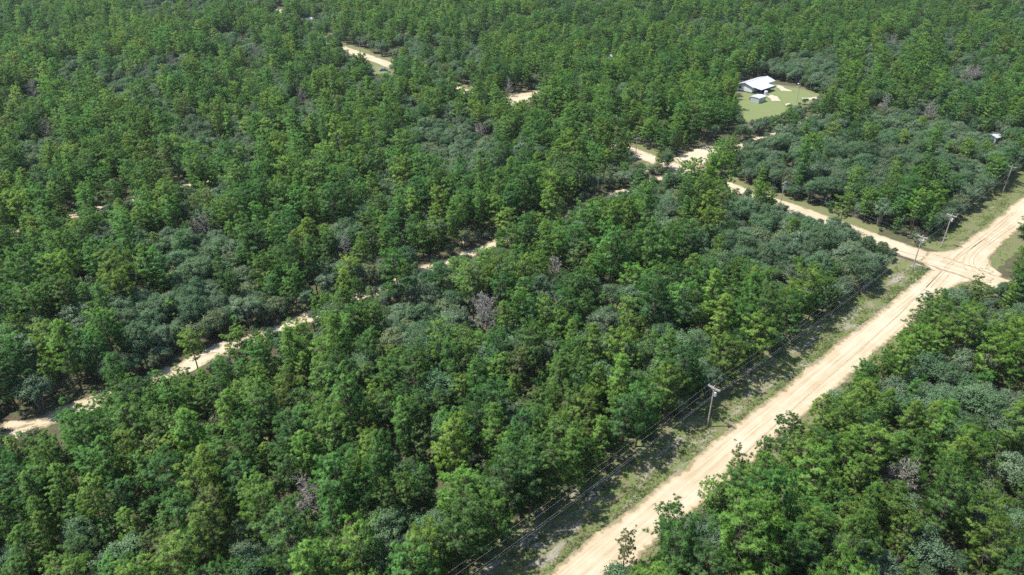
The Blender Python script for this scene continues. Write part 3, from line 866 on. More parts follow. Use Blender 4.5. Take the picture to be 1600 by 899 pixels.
# trees one can point to in the photograph: kind, variant, pixel of the crown's middle, height of that middle as a share, scale, words
HAND = [
    ('pine', 7, 978, 850, .75, .62, 'small open pine standing alone at the right edge of dirt road, bottom of photo'),
    ('pine', 3, 1045, 805, .75, .55, 'small dark pine overhanging dirt road, second from bottom on right side'),
    ('pine', 7, 1155, 722, .75, .85, 'ragged open pine leaning over right edge of dirt road opposite nearest power pole'),
    ('pine', 2, 1240, 665, .75, .85, 'pointed dark pine at right edge of dirt road, beyond the ragged open pine'),
    ('pine', 9, 1270, 735, .7, 1.0, 'big rounded bright pine, right foreground, two crowns in from the road'),
    ('pine', 3, 1345, 665, .7, 1.1, 'massive layered deep green pine, right foreground, between road and grey-green thicket'),
    ('pine', 2, 1475, 470, .75, .8, 'dark pine at right of dirt road just below the crossroads'),
    ('pine', 7, 1425, 505, .75, .75, 'open-crowned pine overhanging right edge of road below the crossroads'),
    ('pine', 5, 1322, 318, .75, .95, 'lone bright pine with bare trunk beside side road, left of crossroads'),
    ('pine', 4, 580, 497, .72, .82, 'bright yellow-green pine standing out of dark scrub, upper left of dead grey tree'),
    ('pine', 9, 716, 528, .7, .85, 'yellow-green pine directly left below the dead grey tree in the centre'),
    ('pine', 9, 730, 765, .7, 1.0, 'tall yellow-green pine at forest edge, left of road verge, bottom centre'),
    ('pine', 8, 800, 720, .7, 1.05, 'tall green pine at bottom centre, right of the yellow-green edge pine'),
    ('pine', 9, 920, 640, .7, 1.05, 'large bright pine at forest edge above brown bare patch by the verge'),
    ('pine', 1, 1000, 640, .65, .95, 'green pine at forest edge left of nearest power pole'),
    ('pine', 0, 1110, 445, .72, .95, 'upright pine rising from grey-green scrub, centre right'),
    ('pine', 2, 1165, 440, .72, .85, 'darker companion pine rising from grey-green scrub, centre right'),
    ('pine', 6, 1305, 425, .72, .8, 'slim pine at the edge of oak thicket near crossroads'),
    ('pine', 4, 1240, 465, .72, .85, 'bright pine at verge edge, second from the crossroads'),
    ('pine', 7, 235, 700, .75, .9, 'olive brown-tinged pine in the lower left forest'),
    ('pine', 4, 185, 455, .72, .95, 'yellow-green pine with dark trunk showing, left of grey-green oaks'),
    ('pine', 5, 300, 545, .72, .8, 'yellow-green pine overhanging sandy gap in the forest track, left'),
    ('pine', 4, 1515, 230, .72, .95, 'round yellow-green pine before the white roof near right edge'),
    ('pine', 4, 1283, 250, .72, .65, 'small yellow-green pine alone in oak scrub, upper right'),
    ('pine', 4, 1412, 217, .72, .75, 'bright yellow-green pine in oak scrub below the grey snag, upper right'),
    ('young', 1, 1027, 252, .6, 1.0, 'young pine standing in sand at far track junction, left of two'),
    ('young', 0, 1084, 255, .6, 1.0, 'young pine standing in sand at far track junction, right of two'),
    ('young', 1, 1046, 246, .6, 1.1, 'taller young pine between the two at far track junction'),
]
for kind, var, px, py, zf, sc, words in HAND:
    if kind == 'pine': sc *= .92
    z = VAR[kind][var]['h'] * sc * zf
    p = ground(px, py, z)
    add_tree(kind, var, p[0], p[1], sc, None, words); G.add(p, 3.0)

DEAD = [  # pixel of middle, height, radius, words
    (760, 490, 8.5, 4.2, 'dead grey tree with fine bare twigs in the centre of the forest'),
    (480, 778, 7.0, 3.6, 'dead half-bare grey tree in the lower left foreground forest'),
    (1383, 165, 10.5, 3.0, 'tall bare grey snag in upper right forest, right of the house clearing'),
    (1452, 172, 8.5, 2.4, 'slim bare grey snag right of the tall one, upper right forest'),
    (1518, 120, 8.0, 4.6, 'wide pale dead tree in oak scrub near upper right edge'),
    (1395, 66, 9.0, 3.4, 'far brownish dead tree in upper right background'),
    (232, 112, 11.5, 2.6, 'bare leaning grey snag in upper left forest'),
    (268, 98, 8.5, 3.2, 'pale dead crown right of the leaning snag, upper left'),
    (50, 142, 8.0, 3.0, 'grey dead tree near left edge, upper left forest'),
    (470, 152, 8.5, 2.8, 'bare grey tree in upper forest, left of centre'),
    (398, 82, 8.5, 3.0, 'grey bare tree in upper left background'),
    (72, 200, 7.5, 3.0, 'brownish dead tree over bare ground, upper left'),
    (540, 390, 9.0, 2.8, 'grey dead tree left of the overgrown track, centre left'),
    (320, 355, 7.5, 3.2, 'brown-grey dead tree beside bare twigs, centre left'),
    (635, 340, 8.5, 2.6, 'thin dead tree in dark gap above the overgrown track'),
    (868, 420, 7.5, 2.4, 'small grey dead tree right of the overgrown track, centre'),
    (1410, 745, 7.0, 2.8, 'tangled grey dead tree in right foreground pines'),
    (1495, 690, 6.5, 2.4, 'half-hidden grey dead tree by the thicket, right foreground'),
    (796, 134, 8.0, 2.2, 'pale bare tree beside the far sandy clearing'),
    (1230, 40, 8.0, 2.6, 'far grey bare tree above the white house'),
    (1540, 28, 9.0, 2.4, 'far grey bare tree close to top right corner'),
    (865, 475, 6.5, 2.2, 'brown-grey dead tree below small grey one, centre'),
    (750, 205, 6.0, 2.6, 'reddish bare tree inside the grey-green thicket, upper centre'),
    (1245, 705, 6.0, 2.0, 'bare twiggy tree low among right roadside pines'),
]
dead_list = []
for k, (px, py, h, R, words) in enumerate(DEAD):
    h, R = h * 1.08, R * 1.25
    p = ground(px, py, h * .6)
    dead_list.append((p, h, R, words)); G.add(p, R)

for k in range(13):
    tt = 13 + k * 4.4 + rng.uniform(-.8, .8)
    p = SIDE_A + SIDE_DIR * tt + SIDE_N * (-SIDE_W / 2 - rng.uniform(-.4, 1.3))
    var = int(rng.choice([0, 2, 3, 5])); sc = rng.uniform(.55, .85)
    if blocks(p, VAR['oak'][var]['h'] * sc, VAR['oak'][var]['R'] * sc, 0): continue
    add_tree('oak', var, p[0], p[1], sc); G.add(p, 2.0)

# the wall of trees along the left verge of the main road
tt = -62.0
while tt < T_X - 9:
    near_x = T_X - tt
    oakish = near_x < 42 or rng.uniform() < .16
    if oakish:
        kind, var, sc = 'oak', int(rng.integers(len(oak_specs))), rng.uniform(.8, 1.15)
    else:
        kind, var, sc = 'pine', int(rng.choice(PV_EDGE)), rng.uniform(.78, 1.05)
    p = MAIN_A + MAIN_DIR * tt + MAIN_N * (-8.4 - rng.uniform(0, 1.6))
    if G.free(p, 2.6) and not blocks(p, VAR[kind][var]['h'] * sc, VAR[kind][var]['R'] * sc, 0):
        add_tree(kind, var, p[0], p[1], sc); G.add(p, 3.2)
    tt += rng.uniform(3.6, 5.4)
tt = T_X + 16
while tt < T_X + 190:
    kind, var, sc = ('oak', int(rng.integers(len(oak_specs))), rng.uniform(.85, 1.2)) if rng.uniform() < .7 else ('pine', int(rng.choice(PV_EDGE)), rng.uniform(.7, .9))
    p = MAIN_A + MAIN_DIR * tt + MAIN_N * (-9.0 - rng.uniform(0, 1.6))
    if G.free(p, 2.6): add_tree(kind, var, p[0], p[1], sc); G.add(p, 3.2)
    tt += rng.uniform(3.8, 5.2)

def candidates(y0, y1, n):
    Y = rng.uniform(y0, y1, n)
    half = .74 * (Y * CP + CAM_H * SP) + 32
    X = rng.uniform(-1, 1, n) * half
    keep = rng.uniform(0, 1, n) < half / half.max()
    return np.stack([X, Y], 1)[keep]

noise_ph = rng.uniform(0, 6.28, 24)
def clump(P):
    a = 0
    for k, (fx, fy) in enumerate(((.021, .013), (-.017, .024), (.043, -.031), (.055, .048), (-.09, .07), (.11, .09))):
        a += math.sin(P[0] * fx + P[1] * fy + noise_ph[k])
    return a / 6

PV = list(range(12))
PWT = np.array([.13, .10, .11, .10, .07, .08, .11, .04, .06, .07, .12, .10]); PWT = PWT / PWT.sum()
for (y0, y1, n) in ((38, 200, 20000), (200, 420, 42000), (420, 860, 90000)):
    for P in candidates(y0, y1, n):
        px, py, _ = project(P[0], P[1], 6.0)
        f = oak_share(px, py)
        cl = clump(P)
        f = min(.97, max(.03, f + (.5 if y0 < 400 else 1.3) * cl + (0 if y0 < 400 else .07))) if f < .5 else f
        if math.sin(P[0] * .19 + 1.3 * math.sin(P[1] * .11)) + math.sin(P[1] * .16 + 1.7 * math.sin(P[0] * .09)) > 1.72 and rng.uniform() < .8: continue
        u = rng.uniform()
        if u < f:
            kind = 'oak'; var = int(rng.integers(len(oak_specs))); sc = rng.uniform(.78, 1.28); rad = VAR['oak'][var]['R'] * sc * (.82 if y0 < 400 else .95)
        elif u > .94:
            kind = 'young'; var = int(rng.integers(4)); sc = rng.uniform(.8, 1.25); rad = 2.0
        else:
            kind = 'pine'; var = int(rng.choice(PV, p=PWT)) if not (px > 960 and py > 540 and rng.uniform() < .6) else int(rng.choice([4, 9, 0, 11, 9])); sc = rng.uniform(.62, 1.16) * (1 + (.22 if y0 < 400 else .42) * cl); rad = VAR['pine'][var]['R'] * sc * (1.02 if y0 < 400 else rng.uniform(.95, 1.35))
        s3 = sd(P, MID_A, MID_N)
        if 1.5 < s3 < 9.5 and kind == 'oak' and y0 < 400:
            sc = rng.uniform(.28, .48); rad = 2.0
        v = VAR[kind][var]
        if not G.ok(P, rad): continue
        if not allowed(P, v['R'] * sc, kind): continue
        if blocks(P, v['h'] * sc, v['R'] * sc, .4): continue
        if y0 < 400 and rng.uniform() < .52 and screens(P, v['h'] * sc, v['R'] * sc): continue
        add_tree(kind, var, P[0], P[1], sc); G.add(P, rad)
GF = Grid(4.0)
for (y0, y1, n) in ((38, 200, 9000), (200, 420, 16000)):
    for P in candidates(y0, y1, n):
        var = int(rng.integers(len(oak_specs))); sc = rng.uniform(.34, .62)
        if not GF.ok(P, 2.6) or not G.free(P, 1.9): continue
        ppx, ppy, _d = project(P[0], P[1], 3.0)
        if oak_share(ppx, ppy) < .15:
            yv = int(rng.integers(4)); ys_ = rng.uniform(.8, 1.3)
            if allowed(P, 1.2, 'young') and not blocks(P, VAR['young'][yv]['h'] * ys_, 1.4, 0):
                add_tree('young', yv, P[0], P[1], ys_); GF.add(P, 2.6)
            continue
        R_ = VAR['oak'][var]['R'] * sc
        if not allowed(P, R_, 'oak') or blocks(P, VAR['oak'][var]['h'] * sc, R_, 0): continue
        if rng.uniform() < .6 and screens(P, VAR['oak'][var]['h'] * sc, R_): continue
        add_tree('oak', var, P[0], P[1], sc); GF.add(P, 2.6)
# undergrowth between the trunks and along the verges
GS = Grid(4.0)
for (y0, y1, n) in ((38, 200, 4200), (200, 420, 5500)):
    for P in candidates(y0, y1, n):
        var = int(rng.integers(3)); sc = rng.uniform(.6, 1.4)
        if not GS.ok(P, 1.6): continue
        s_, s2_ = sd(P, MAIN_A, MAIN_N), sd(P, SIDE_A, SIDE_N)
        if -1.2 < s_ < MAIN_W + 1 or abs(s2_) < SIDE_W / 2 + .8 or abs(sd(P, MID_A, MID_N)) < 1.6: continue
        if not allowed(P, -6.0 if rng.uniform() < .12 else 0.5, 'shrub'): continue
        if blocks(P, VAR['shrub'][var]['h'] * sc, VAR['shrub'][var]['R'] * sc, 0): continue
        add_tree('shrub', var, P[0], P[1], sc); GS.add(P, 1.6)

# ------------------------------------------------------------------ which of them show largest: a coarse depth buffer of crowns
BW, BH = 800, 450
buf = np.full((BH, BW), -1, dtype=np.int32)
order = sorted(range(len(trees)), key=lambda i: -(trees[i]['y'] * CP - trees[i]['h'] * SP))
for i in order:
    t = trees[i]
    zf = .70 if t['kind'] in ('pine', 'young') else .6
    px, py, d = project(t['x'], t['y'], t['h'] * zf)
    if d < 10: continue
    cx, cyy = px * BW / 1600, py * BH / 899
    rx = F_PX * t['R'] * .85 / d * BW / 1600
    ry = F_PX * (t['h'] * (.28 if zf == .70 else .30) * .82 + t['R'] * .45) / d * BH / 899
    x0, x1, y0_, y1_ = int(cx - rx), int(cx + rx) + 1, int(cyy - ry), int(cyy + ry) + 1
    if x1 <= 0 or y1_ <= 0 or x0 >= BW or y0_ >= BH: continue
    x0, y0_, x1, y1_ = max(x0, 0), max(y0_, 0), min(x1, BW), min(y1_, BH)
    yy, xx = np.mgrid[y0_:y1_, x0:x1]
    m = ((xx - cx) / max(rx, .5)) ** 2 + ((yy - cyy) / max(ry, .5)) ** 2 < 1
    buf[y0_:y1_, x0:x1][m] = i
cnt = np.bincount(buf[buf >= 0], minlength=len(trees))
ys, xs = np.nonzero(buf >= 0)
ids = buf[ys, xs]
sx = np.bincount(ids, xs, len(trees)) / np.maximum(cnt, 1) / BW * 100
sy = np.bincount(ids, ys, len(trees)) / np.maximum(cnt, 1) / BH * 100

MARKS = [('the nearest power pole', 1110, 640), ('the crossroads', 1480, 415), ('the crossroads corner pole', 1432, 398), ('the side road transformer pole', 1222, 312),
    ('the sandy far track junction', 1075, 245), ('the white house', 1180, 135), ('the grey shed', 1186, 157), ('the distant sandy road bend', 572, 87), ('the far sandy clearing', 812, 152),
    ('the lone pine by the side road', 1322, 325), ('the sandy gap in the left track', 320, 558), ('the left end of the sandy track', 32, 662), ('the track sand patch in the centre', 690, 408),
    ('the bottom left corner', 0, 899), ('the bottom right corner', 1600, 899), ('the top left corner', 0, 0), ('the bottom edge middle', 760, 899), ('the right edge middle', 1600, 480), ('the left edge middle', 0, 450),
    ('the small open roadside pine', 978, 850), ('the ragged open roadside pine', 1155, 722), ('the small sand gap far left', 138, 622), ('the central dead grey tree', 760, 490), ('the foreground dead tree', 480, 778),
    ('the tall grey upper right snag', 1383, 165), ('the wide pale dead tree', 1518, 120), ('the leaning upper left snag', 232, 112), ('the left edge dead tree', 50, 142), ('the dead tree beside the track', 540, 390),
    ('the brown-grey dead tree', 320, 355), ('the thin dead tree in the gap', 635, 340), ('the tangled dead tree', 1410, 745), ('the white outbuilding roof', 1555, 212), ('the yard light', 1248, 145), ('the brown bare patch by the verge', 930, 725),
    ('the bright pine in dark scrub', 580, 497), ('the massive layered pine', 1345, 665)]
NUM = ['', 'one crown', 'two crowns', 'three crowns', 'four crowns', 'five crowns', 'six crowns', 'seven crowns', 'eight crowns', 'nine crowns', 'ten crowns']
DIRS = ['right of', 'below right of', 'below', 'below left of', 'left of', 'above left of', 'above', 'above right of']
def words_place(i):
    x, y = sx[i] * 16, sy[i] * 8.99
    nm, mx, my = min(MARKS, key=lambda m: (m[1] - x) ** 2 + (m[2] - y) ** 2)
    dx, dy = x - mx, y - my
    cw = 2 * 4.0 * F_PX / (CAM_H * F_PX / (F_PX * SP + (y - 449.5) * CP))
    n = int(round(math.hypot(dx, dy) / cw))
    dr = DIRS[int(round(math.atan2(dy, dx) / (math.pi / 4))) % 8]
    return f'{NUM[min(max(n, 1), 10)]} {dr} {nm}'

chosen = set()
LIM = {'pine': 300, 'oak': 300, 'young': 150, 'shrub': 60}
for kind, lim in LIM.items():
    idx = [i for i in range(len(trees)) if trees[i]['kind'] == kind]
    idx.sort(key=lambda i: (trees[i]['hand'] is None, -cnt[i]))
    chosen.update([i for i in idx[:lim] if cnt[i] > 6 or trees[i]['hand']])

NAMES = {'pine': 'pine_tree', 'oak': 'scrub_oak', 'young': 'young_pine', 'shrub': 'shrub'}
CATS = {'pine': 'pine tree', 'oak': 'oak tree', 'young': 'young pine', 'shrub': 'shrub'}
GROUPS = {'pine': 'pines of the sandhill forest', 'oak': 'scrub oaks of the sandhill forest', 'young': 'young pines among the trees', 'shrub': 'shrubs on the forest floor and verge'}
SHORT = {'pine': ['layered green pine', 'broad domed pine', 'pointed dark pine', 'full dark pine', 'round yellow-green pine', 'open bright pine', 'conical green pine', 'loose olive pine', 'flat-topped tall pine', 'dense yellow-green pine', 'narrow pointed pine', 'slender bright pine'],
         'young': ['slim young pine', 'bright young pine', 'short young pine', 'spindly young pine'],
         'oak': ['broad grey-green oak', 'rounded dark oak', 'low grey-green oak', 'lumpy dark oak', 'upright grey-green oak', 'sparse olive oak', 'spreading dark oak'],
         'shrub': ['low olive shrub', 'bushy green shrub', 'small green shrub']}
used = {}
def mark_dist(i):
    return min((m[1] - sx[i] * 16) ** 2 + (m[2] - sy[i] * 8.99) ** 2 for m in MARKS)
for i in sorted(chosen, key=mark_dist):
    t = trees[i]; v = VAR[t['kind']][t['var']]
    root = empty(NAMES[t['kind']], (t['x'], t['y'], 0), t['rz'])
    root.scale = t['sv']
    lab = t['hand'] or (SHORT[t['kind']][t['var']] + ', ' + words_place(i))
    if lab in used and not t['hand']:
        for extra in ('second ', 'third ', 'fourth ', 'fifth ', 'sixth ', 'seventh ', 'eighth ', 'ninth ', 'tenth '):
            if extra + lab not in used: lab = extra + lab; break
    used[lab] = 1
    tag(root, lab, CATS[t['kind']], GROUPS[t['kind']])
    link('trunk', v['trunk'], [], root)
    link('crown', v['crown'], [], root)

# the rest of the wood: one mass of each kind
def instance_mass(name, kind, idx, label, cat):
    src = bpy.data.collections.new(name + '_shapes')
    for k, v in enumerate(VAR[kind]):
        sub = bpy.data.collections.new(f'{name}_shape_{k:02d}')
        src.children.link(sub)
        for nm in ('trunk', 'crown'):
            sub.objects.link(bpy.data.objects.new(f'{name}_{nm}_{k:02d}', v[nm]))
    me = bpy.data.meshes.new(name)
    P = np.array([(trees[i]['x'], trees[i]['y'], 0) for i in idx], dtype=np.float32)
    me.vertices.add(len(idx)); me.vertices.foreach_set('co', P.ravel())
    for an, ty, vals in (('pick', 'INT', [trees[i]['var'] for i in idx]), ('turn', 'FLOAT', [trees[i]['rz'] for i in idx]), ('size', 'FLOAT_VECTOR', [x for i in idx for x in trees[i]['sv']])):
        a = me.attributes.new(an, ty, 'POINT'); a.data.foreach_set('vector' if ty == 'FLOAT_VECTOR' else 'value', vals)
    ob = link(name, me)
    ng = bpy.data.node_groups.new(name, 'GeometryNodeTree')
    ng.interface.new_socket('Geometry', in_out='INPUT', socket_type='NodeSocketGeometry')
    ng.interface.new_socket('Geometry', in_out='OUTPUT', socket_type='NodeSocketGeometry')
    N = ng.nodes.new; L = ng.links.new
    gi, go = N('NodeGroupInput'), N('NodeGroupOutput')
    iop = N('GeometryNodeInstanceOnPoints'); ci = N('GeometryNodeCollectionInfo')
    ci.inputs['Collection'].default_value = src
    ci.inputs['Separate Children'].default_value = True
    ci.inputs['Reset Children'].default_value = True
    L(gi.outputs[0], iop.inputs['Points']); L(ci.outputs[0], iop.inputs['Instance'])
    iop.inputs['Pick Instance'].default_value = True
    def attr(nm, ty):
        n = N('GeometryNodeInputNamedAttribute'); n.data_type = ty; n.inputs['Name'].default_value = nm
        return n.outputs['Attribute']
    L(attr('pick', 'INT'), iop.inputs['Instance Index'])
    cx = N('ShaderNodeCombineXYZ'); L(attr('turn', 'FLOAT'), cx.inputs[2])
    L(cx.outputs[0], iop.inputs['Rotation'])
    L(attr('size', 'FLOAT_VECTOR'), iop.inputs['Scale'])
    L(iop.outputs[0], go.inputs[0])
    md = ob.modifiers.new('scatter', 'NODES'); md.node_group = ng
    return tag(ob, label, cat, None, 'stuff')

rest = {k: [i for i in range(len(trees)) if trees[i]['kind'] == k and i not in chosen] for k in NAMES}
instance_mass('pine_forest', 'pine', rest['pine'], 'green pine forest filling the middle distance and background', 'forest')
instance_mass('oak_scrub', 'oak', rest['oak'], 'grey-green oak scrub between and beyond the pines', 'scrub')
instance_mass('young_pine_growth', 'young', rest['young'], 'small young pines scattered thinly through the forest', 'young pines')
instance_mass('undergrowth', 'shrub', rest['shrub'], 'low shrubs under the trees and along the verges', 'undergrowth')

for k, (p, h, R, words) in enumerate(dead_list):
    tr, br = dead_parts(500 + k, h, R)
    root = empty('dead_tree', (p[0], p[1], 0), R0.uniform(0, 6.28))
    tag(root, words, 'dead tree', 'dead trees in the forest')
    tr.build('trunk', M_DEAD, root); br.build('branches', M_DEAD, root)

# ------------------------------------------------------------------ grass on the verges (uncountable)
def grass(name, n, pick, label, hmin=.15, hmax=.5):
    r = np.random.default_rng(77)
    P = pick(r, n)
    k = 7
    C = np.concatenate([P, np.zeros((len(P), 1))], 1)
    hh = r.uniform(hmin, hmax, (len(P), 1, 1))
    a = unit(r.normal(size=(len(P), k, 3)) * np.array([.8, .8, .25]) + np.array([0, 0, .9]))
    w = unit(np.cross(a, r.normal(size=(len(P), k, 3)))) * .06
    b = C[:, None, :] + r.normal(0, .10, (len(P), k, 3)) * np.array([1, 1, 0])
    V = np.stack([b - w, b + w, b + a * hh], 2).reshape(-1, 3)
    F = np.arange(len(V)).reshape(-1, 3)
    T = np.repeat(np.clip(r.normal(.45, .25, (len(P), 1)) + r.normal(0, .1, (len(P), k)), 0, 1).ravel(), 3)
    o = link(name, np_mesh(name, V, F, M_GRASS, T))
    return tag(o, label, 'grass', None, 'stuff')
def verge_pick(lo, hi, t0, t1, bias):
    def f(r, n):
        t = r.uniform(t0, t1, n); s = lo + (hi - lo) * r.uniform(0, 1, n) ** bias
        cl = np.sin(t * .37 + 2 * np.sin(s * .6)) + np.sin(t * .11 + s * .9) + np.sin(t * .83 - s * .5) * .7
        keep = r.uniform(-1.6, 2.0, n) < cl
        t, s = t[keep], s[keep]
        return MAIN_A + np.outer(t, MAIN_DIR) + np.outer(s, MAIN_N)
    return f
grass('verge_grass', 16000, verge_pick(-0.2, -7.5, -60, T_X - 7, 1.3), 'rough grass on the left verge of the dirt road')
grass('far_verge_grass', 6000, verge_pick(-0.5, -8.0, T_X + 9, T_X + 150, 1.2), 'grass on the verge beyond the crossroads')
grass('right_verge_grass', 3000, verge_pick(MAIN_W + .3, MAIN_W + 5, -40, T_X + 120, 1.0), 'grass on the right verge under the pines')

# ------------------------------------------------------------------ power poles and wires
def power_pole(px, py, label, line_dir, hgt=10.0, gear='plain', arms=1, at=None, z_lean=(0, 0)):
    p = ground(px, py) if at is None else at
    rz = math.atan2(line_dir[1], line_dir[0])           # local x runs along the line, local y across it
    root = empty('power_pole', (p[0], p[1], 0), rz)
    tag(root, label, 'power pole', 'power poles along the roads')
    MB().tube([(0, 0, -.6), (z_lean[0] * .5, z_lean[1] * .5, hgt * .5), (z_lean[0], z_lean[1], hgt)], [.165, .14, .11], 9).build('pole', M_POLE, root)
    zt = hgt - .35
    for k in range(arms):
        za = zt - .9 * (k // 2)
        x = .15 if k % 2 == 0 else -.15
        if gear == 'corner' and k >= 2:
            a = MB().box(-1.25, 1.25, .15 if k % 2 == 0 else -.27, .27 if k % 2 == 0 else -.15, za - .07, za + .07).build('crossarm', M_POLE, root)
            ins = [(y, 0, za) for y in (-1.15, 1.15)]
        else:
            a = MB().box(x - .06, x + .06, -1.3, 1.3, za - .07, za + .07).build('crossarm', M_POLE, root)
            ins = [(x, y, za) for y in (-1.2, 1.2)]
            MB().tube([(x, -.75, za - .03), (x * .8, -.02, za - .65)], [.025, .025], 4).build('brace', M_GALV, root)
            MB().tube([(x, .75, za - .03), (x * .8, .02, za - .65)], [.025, .025], 4).build('brace', M_GALV, root)
        for q in ins:
            MB().tube([(q[0], q[1], q[2] + .06), (q[0], q[1], q[2] + .14), (q[0], q[1], q[2] + .2), (q[0], q[1], q[2] + .28)], [.05, .09, .09, .04], 7).build('insulator', M_GALV, root)
    MB().tube([(0, 0, hgt), (0, 0, hgt + .1), (0, 0, hgt + .2), (0, 0, hgt + .3)], [.05, .09, .09, .04], 7).build('insulator', M_GALV, root)
    if gear in ('transformer', 'corner', 'switch'):
        MB().tube([(.05, -.42, hgt - 2.1), (.05, -.42, hgt - 2.0), (.05, -.42, hgt - 1.15), (.05, -.42, hgt - 1.05)], [.2, .26, .26, .16], 12).build('transformer', M_GALV, root)
        for s in (-.5, .0, .5):
            MB().tube([(.28, s * 1.4, zt - .45), (.40, s * 1.4, zt - .05)], [.045, .045], 5).build('fuse_cutout', M_GALV, root)
    return root, np.array([p[0], p[1]])

d = MAIN_DIR
P1, g1 = power_pole(1105, 667, 'nearest power pole with crossarm, standing on grassy verge of dirt road', d, 10.0, 'transformer', 2)
P2, g2 = power_pole(1425, 421.5, 'power pole with double crossarms at left corner of the crossroads', d, 10.4, 'corner', 4)
P3, g3 = power_pole(1471, 385, 'power pole with crowded crossarm gear just beyond the crossroads', d, 10.2, 'switch', 2)
P4, g4 = power_pole(1566.5, 301, 'plain power pole near right edge of photo, beyond the crossroads', d, 9.6, 'plain', 1)
g0 = g1 - d * 92.0
P0, _ = power_pole(0, 0, 'power pole below the bottom edge of the photo on same line', d, 10.0, 'plain', 1, at=g0)
g5 = g4 + d * 62.0
P5, _ = power_pole(0, 0, 'power pole beyond the right edge of the photo on same line', d, 10.0, 'plain', 1, at=g5)
sdir = SIDE_DIR
S1, h1 = power_pole(1217, 330, 'power pole with transformer on side road, behind the bright lone pine', sdir, 10.0, 'transformer', 1)
S2, h2 = power_pole(992, 254, 'slim power pole beside side road at the far track junction', sdir, 9.6, 'plain', 1)
h3 = h2 + sdir * 92
S3, _ = power_pole(0, 0, 'power pole mostly hidden by trees midway up the side road', sdir, 9.6, 'plain', 1, at=h3)
S4, h4 = power_pole(564, 92.5, 'farthest power pole standing beside the distant stretch of sandy road', sdir, 10.0, 'plain', 1)

def wire(name, label, pts, sag, r=.005):
    mb = MB(); path = []
    for a, b in zip(pts[:-1], pts[1:]):
        a, b = np.array(a), np.array(b)
        L = np.linalg.norm(b - a); n = 10
        for k in range(n):
            q = k / n
            path.append(a + (b - a) * q - np.array([0, 0, 4 * sag * (L / 95) ** 2 * q * (1 - q)]))
    path.append(np.array(pts[-1]))
    mb.tube(path, [r] * len(path), 3, cap=False)
    return tag(mb.build(name, M_WIRE), label, 'wire', 'overhead wires')
def across(g, dirv, s, z):
    nx = np.array([-dirv[1], dirv[0]])
    q = g + nx * s
    return (q[0], q[1], z)
line = [(g0, 10.0), (g1, 10.0), (g2, 10.4), (g3, 10.2), (g4, 9.6), (g5, 10.0)]
wire('power_line', 'overhead wire on forest side of the roadside poles', [across(g, d, 1.2, h - .08) for g, h in line], 1.0)
wire('power_line', 'overhead wire on the pole tops beside dirt road', [across(g, d, 0, h + .28) for g, h in line], 1.0)
wire('power_line', 'overhead wire on road side of the roadside poles', [across(g, d, -1.2, h - .08) for g, h in line], 1.0)
wire('power_line', 'lowest overhead wire below crossarms of the roadside poles', [across(g, d, -.16, h - 2.2) for g, h in line], 1.15)
sl = [(g2, 9.5), (h1, 10.0), (h2, 9.6), (h3, 9.6), (h4, 10.0)]
wire('power_line', 'overhead wire along near side of the side road, left conductor', [across(g, sdir, 1.15, h - .08) for g, h in sl], .9)
wire('power_line', 'overhead wire along the side road, pole top conductor', [across(g, sdir, 0, h + .28) for g, h in sl], .9)
wire('power_line', 'overhead wire along far side of the side road, right conductor', [across(g, sdir, -1.15, h - .08) for g, h in sl], .9)

# ------------------------------------------------------------------ the house in the clearing and what stands round it
hb = ground(1174.4, 146.5)
ang = math.atan2(MAIN_DIR[1], MAIN_DIR[0])
house = empty('house', (hb[0], hb[1], 0), ang)            # local x along the long wall, local y away into the block
tag(house, 'long white house with pale metal gable roof and porch in grassy clearing', 'house')
HL, HW, HH, HR = 20.0, 8.8, 3.1, 1.35
wall = MB()
wall.face([(0, 0, 0), (HL, 0, 0), (HL, 0, HH), (0, 0, HH)]); wall.face([(HL, HW, 0), (0, HW, 0), (0, HW, HH), (HL, HW, HH)])
wall.face([(0, HW, 0), (0, 0, 0), (0, 0, HH), (0, HW / 2, HH + HR), (0, HW, HH)]); wall.face([(HL, 0, 0), (HL, HW, 0), (HL, HW, HH), (HL, HW / 2, HH + HR), (HL, 0, HH)])
wl = wall.build('wall', M_SIDING, house)
rf = MB()
for s in (0, 1):
    y0 = -.55 if s == 0 else HW + .55
    e = HH - .17
    a = [(-.5, y0, e), (HL + .5, y0, e), (HL + .5, HW / 2, HH + HR), (-.5, HW / 2, HH + HR)]
    top = [(x, y, z + .1) for x, y, z in a]
    rf.face(a[::-1] if s == 0 else a); rf.face(top if s == 0 else top[::-1])
    for k in range(4):
        rf.face([a[k], a[(k + 1) % 4], top[(k + 1) % 4], top[k]])
roof = rf.build('roof', M_WHITE, house)
MB().tube([(-.5, HW / 2, HH + HR + .12), (HL + .5, HW / 2, HH + HR + .12)], [.10, .10], 6).build('ridge_cap', M_WHITE, roof)
for k in range(12):
    x = .6 + k * 1.7
    sb = MB()
    for s in (0, 1):
        y0 = -.55 if s == 0 else HW + .55
        sb.tube([(x, y0, HH - .05), (x, HW / 2, HH + HR + .12)], [.03, .03], 4)
    sb.build('roof_seam', M_WHITE, roof)
for a, b in (((-.53, -.55, HH - .12), (-.53, HW / 2, HH + HR + .02)), ((-.53, HW + .55, HH - .12), (-.53, HW / 2, HH + HR + .02))):
    MB().tube([a, b], [.11, .11], 4).build('fascia', M_TRIM, house)
MB().box(-.04, HL + .04, -.04, HW + .04, -.1, .5).build('skirting', M_TRIM, house)
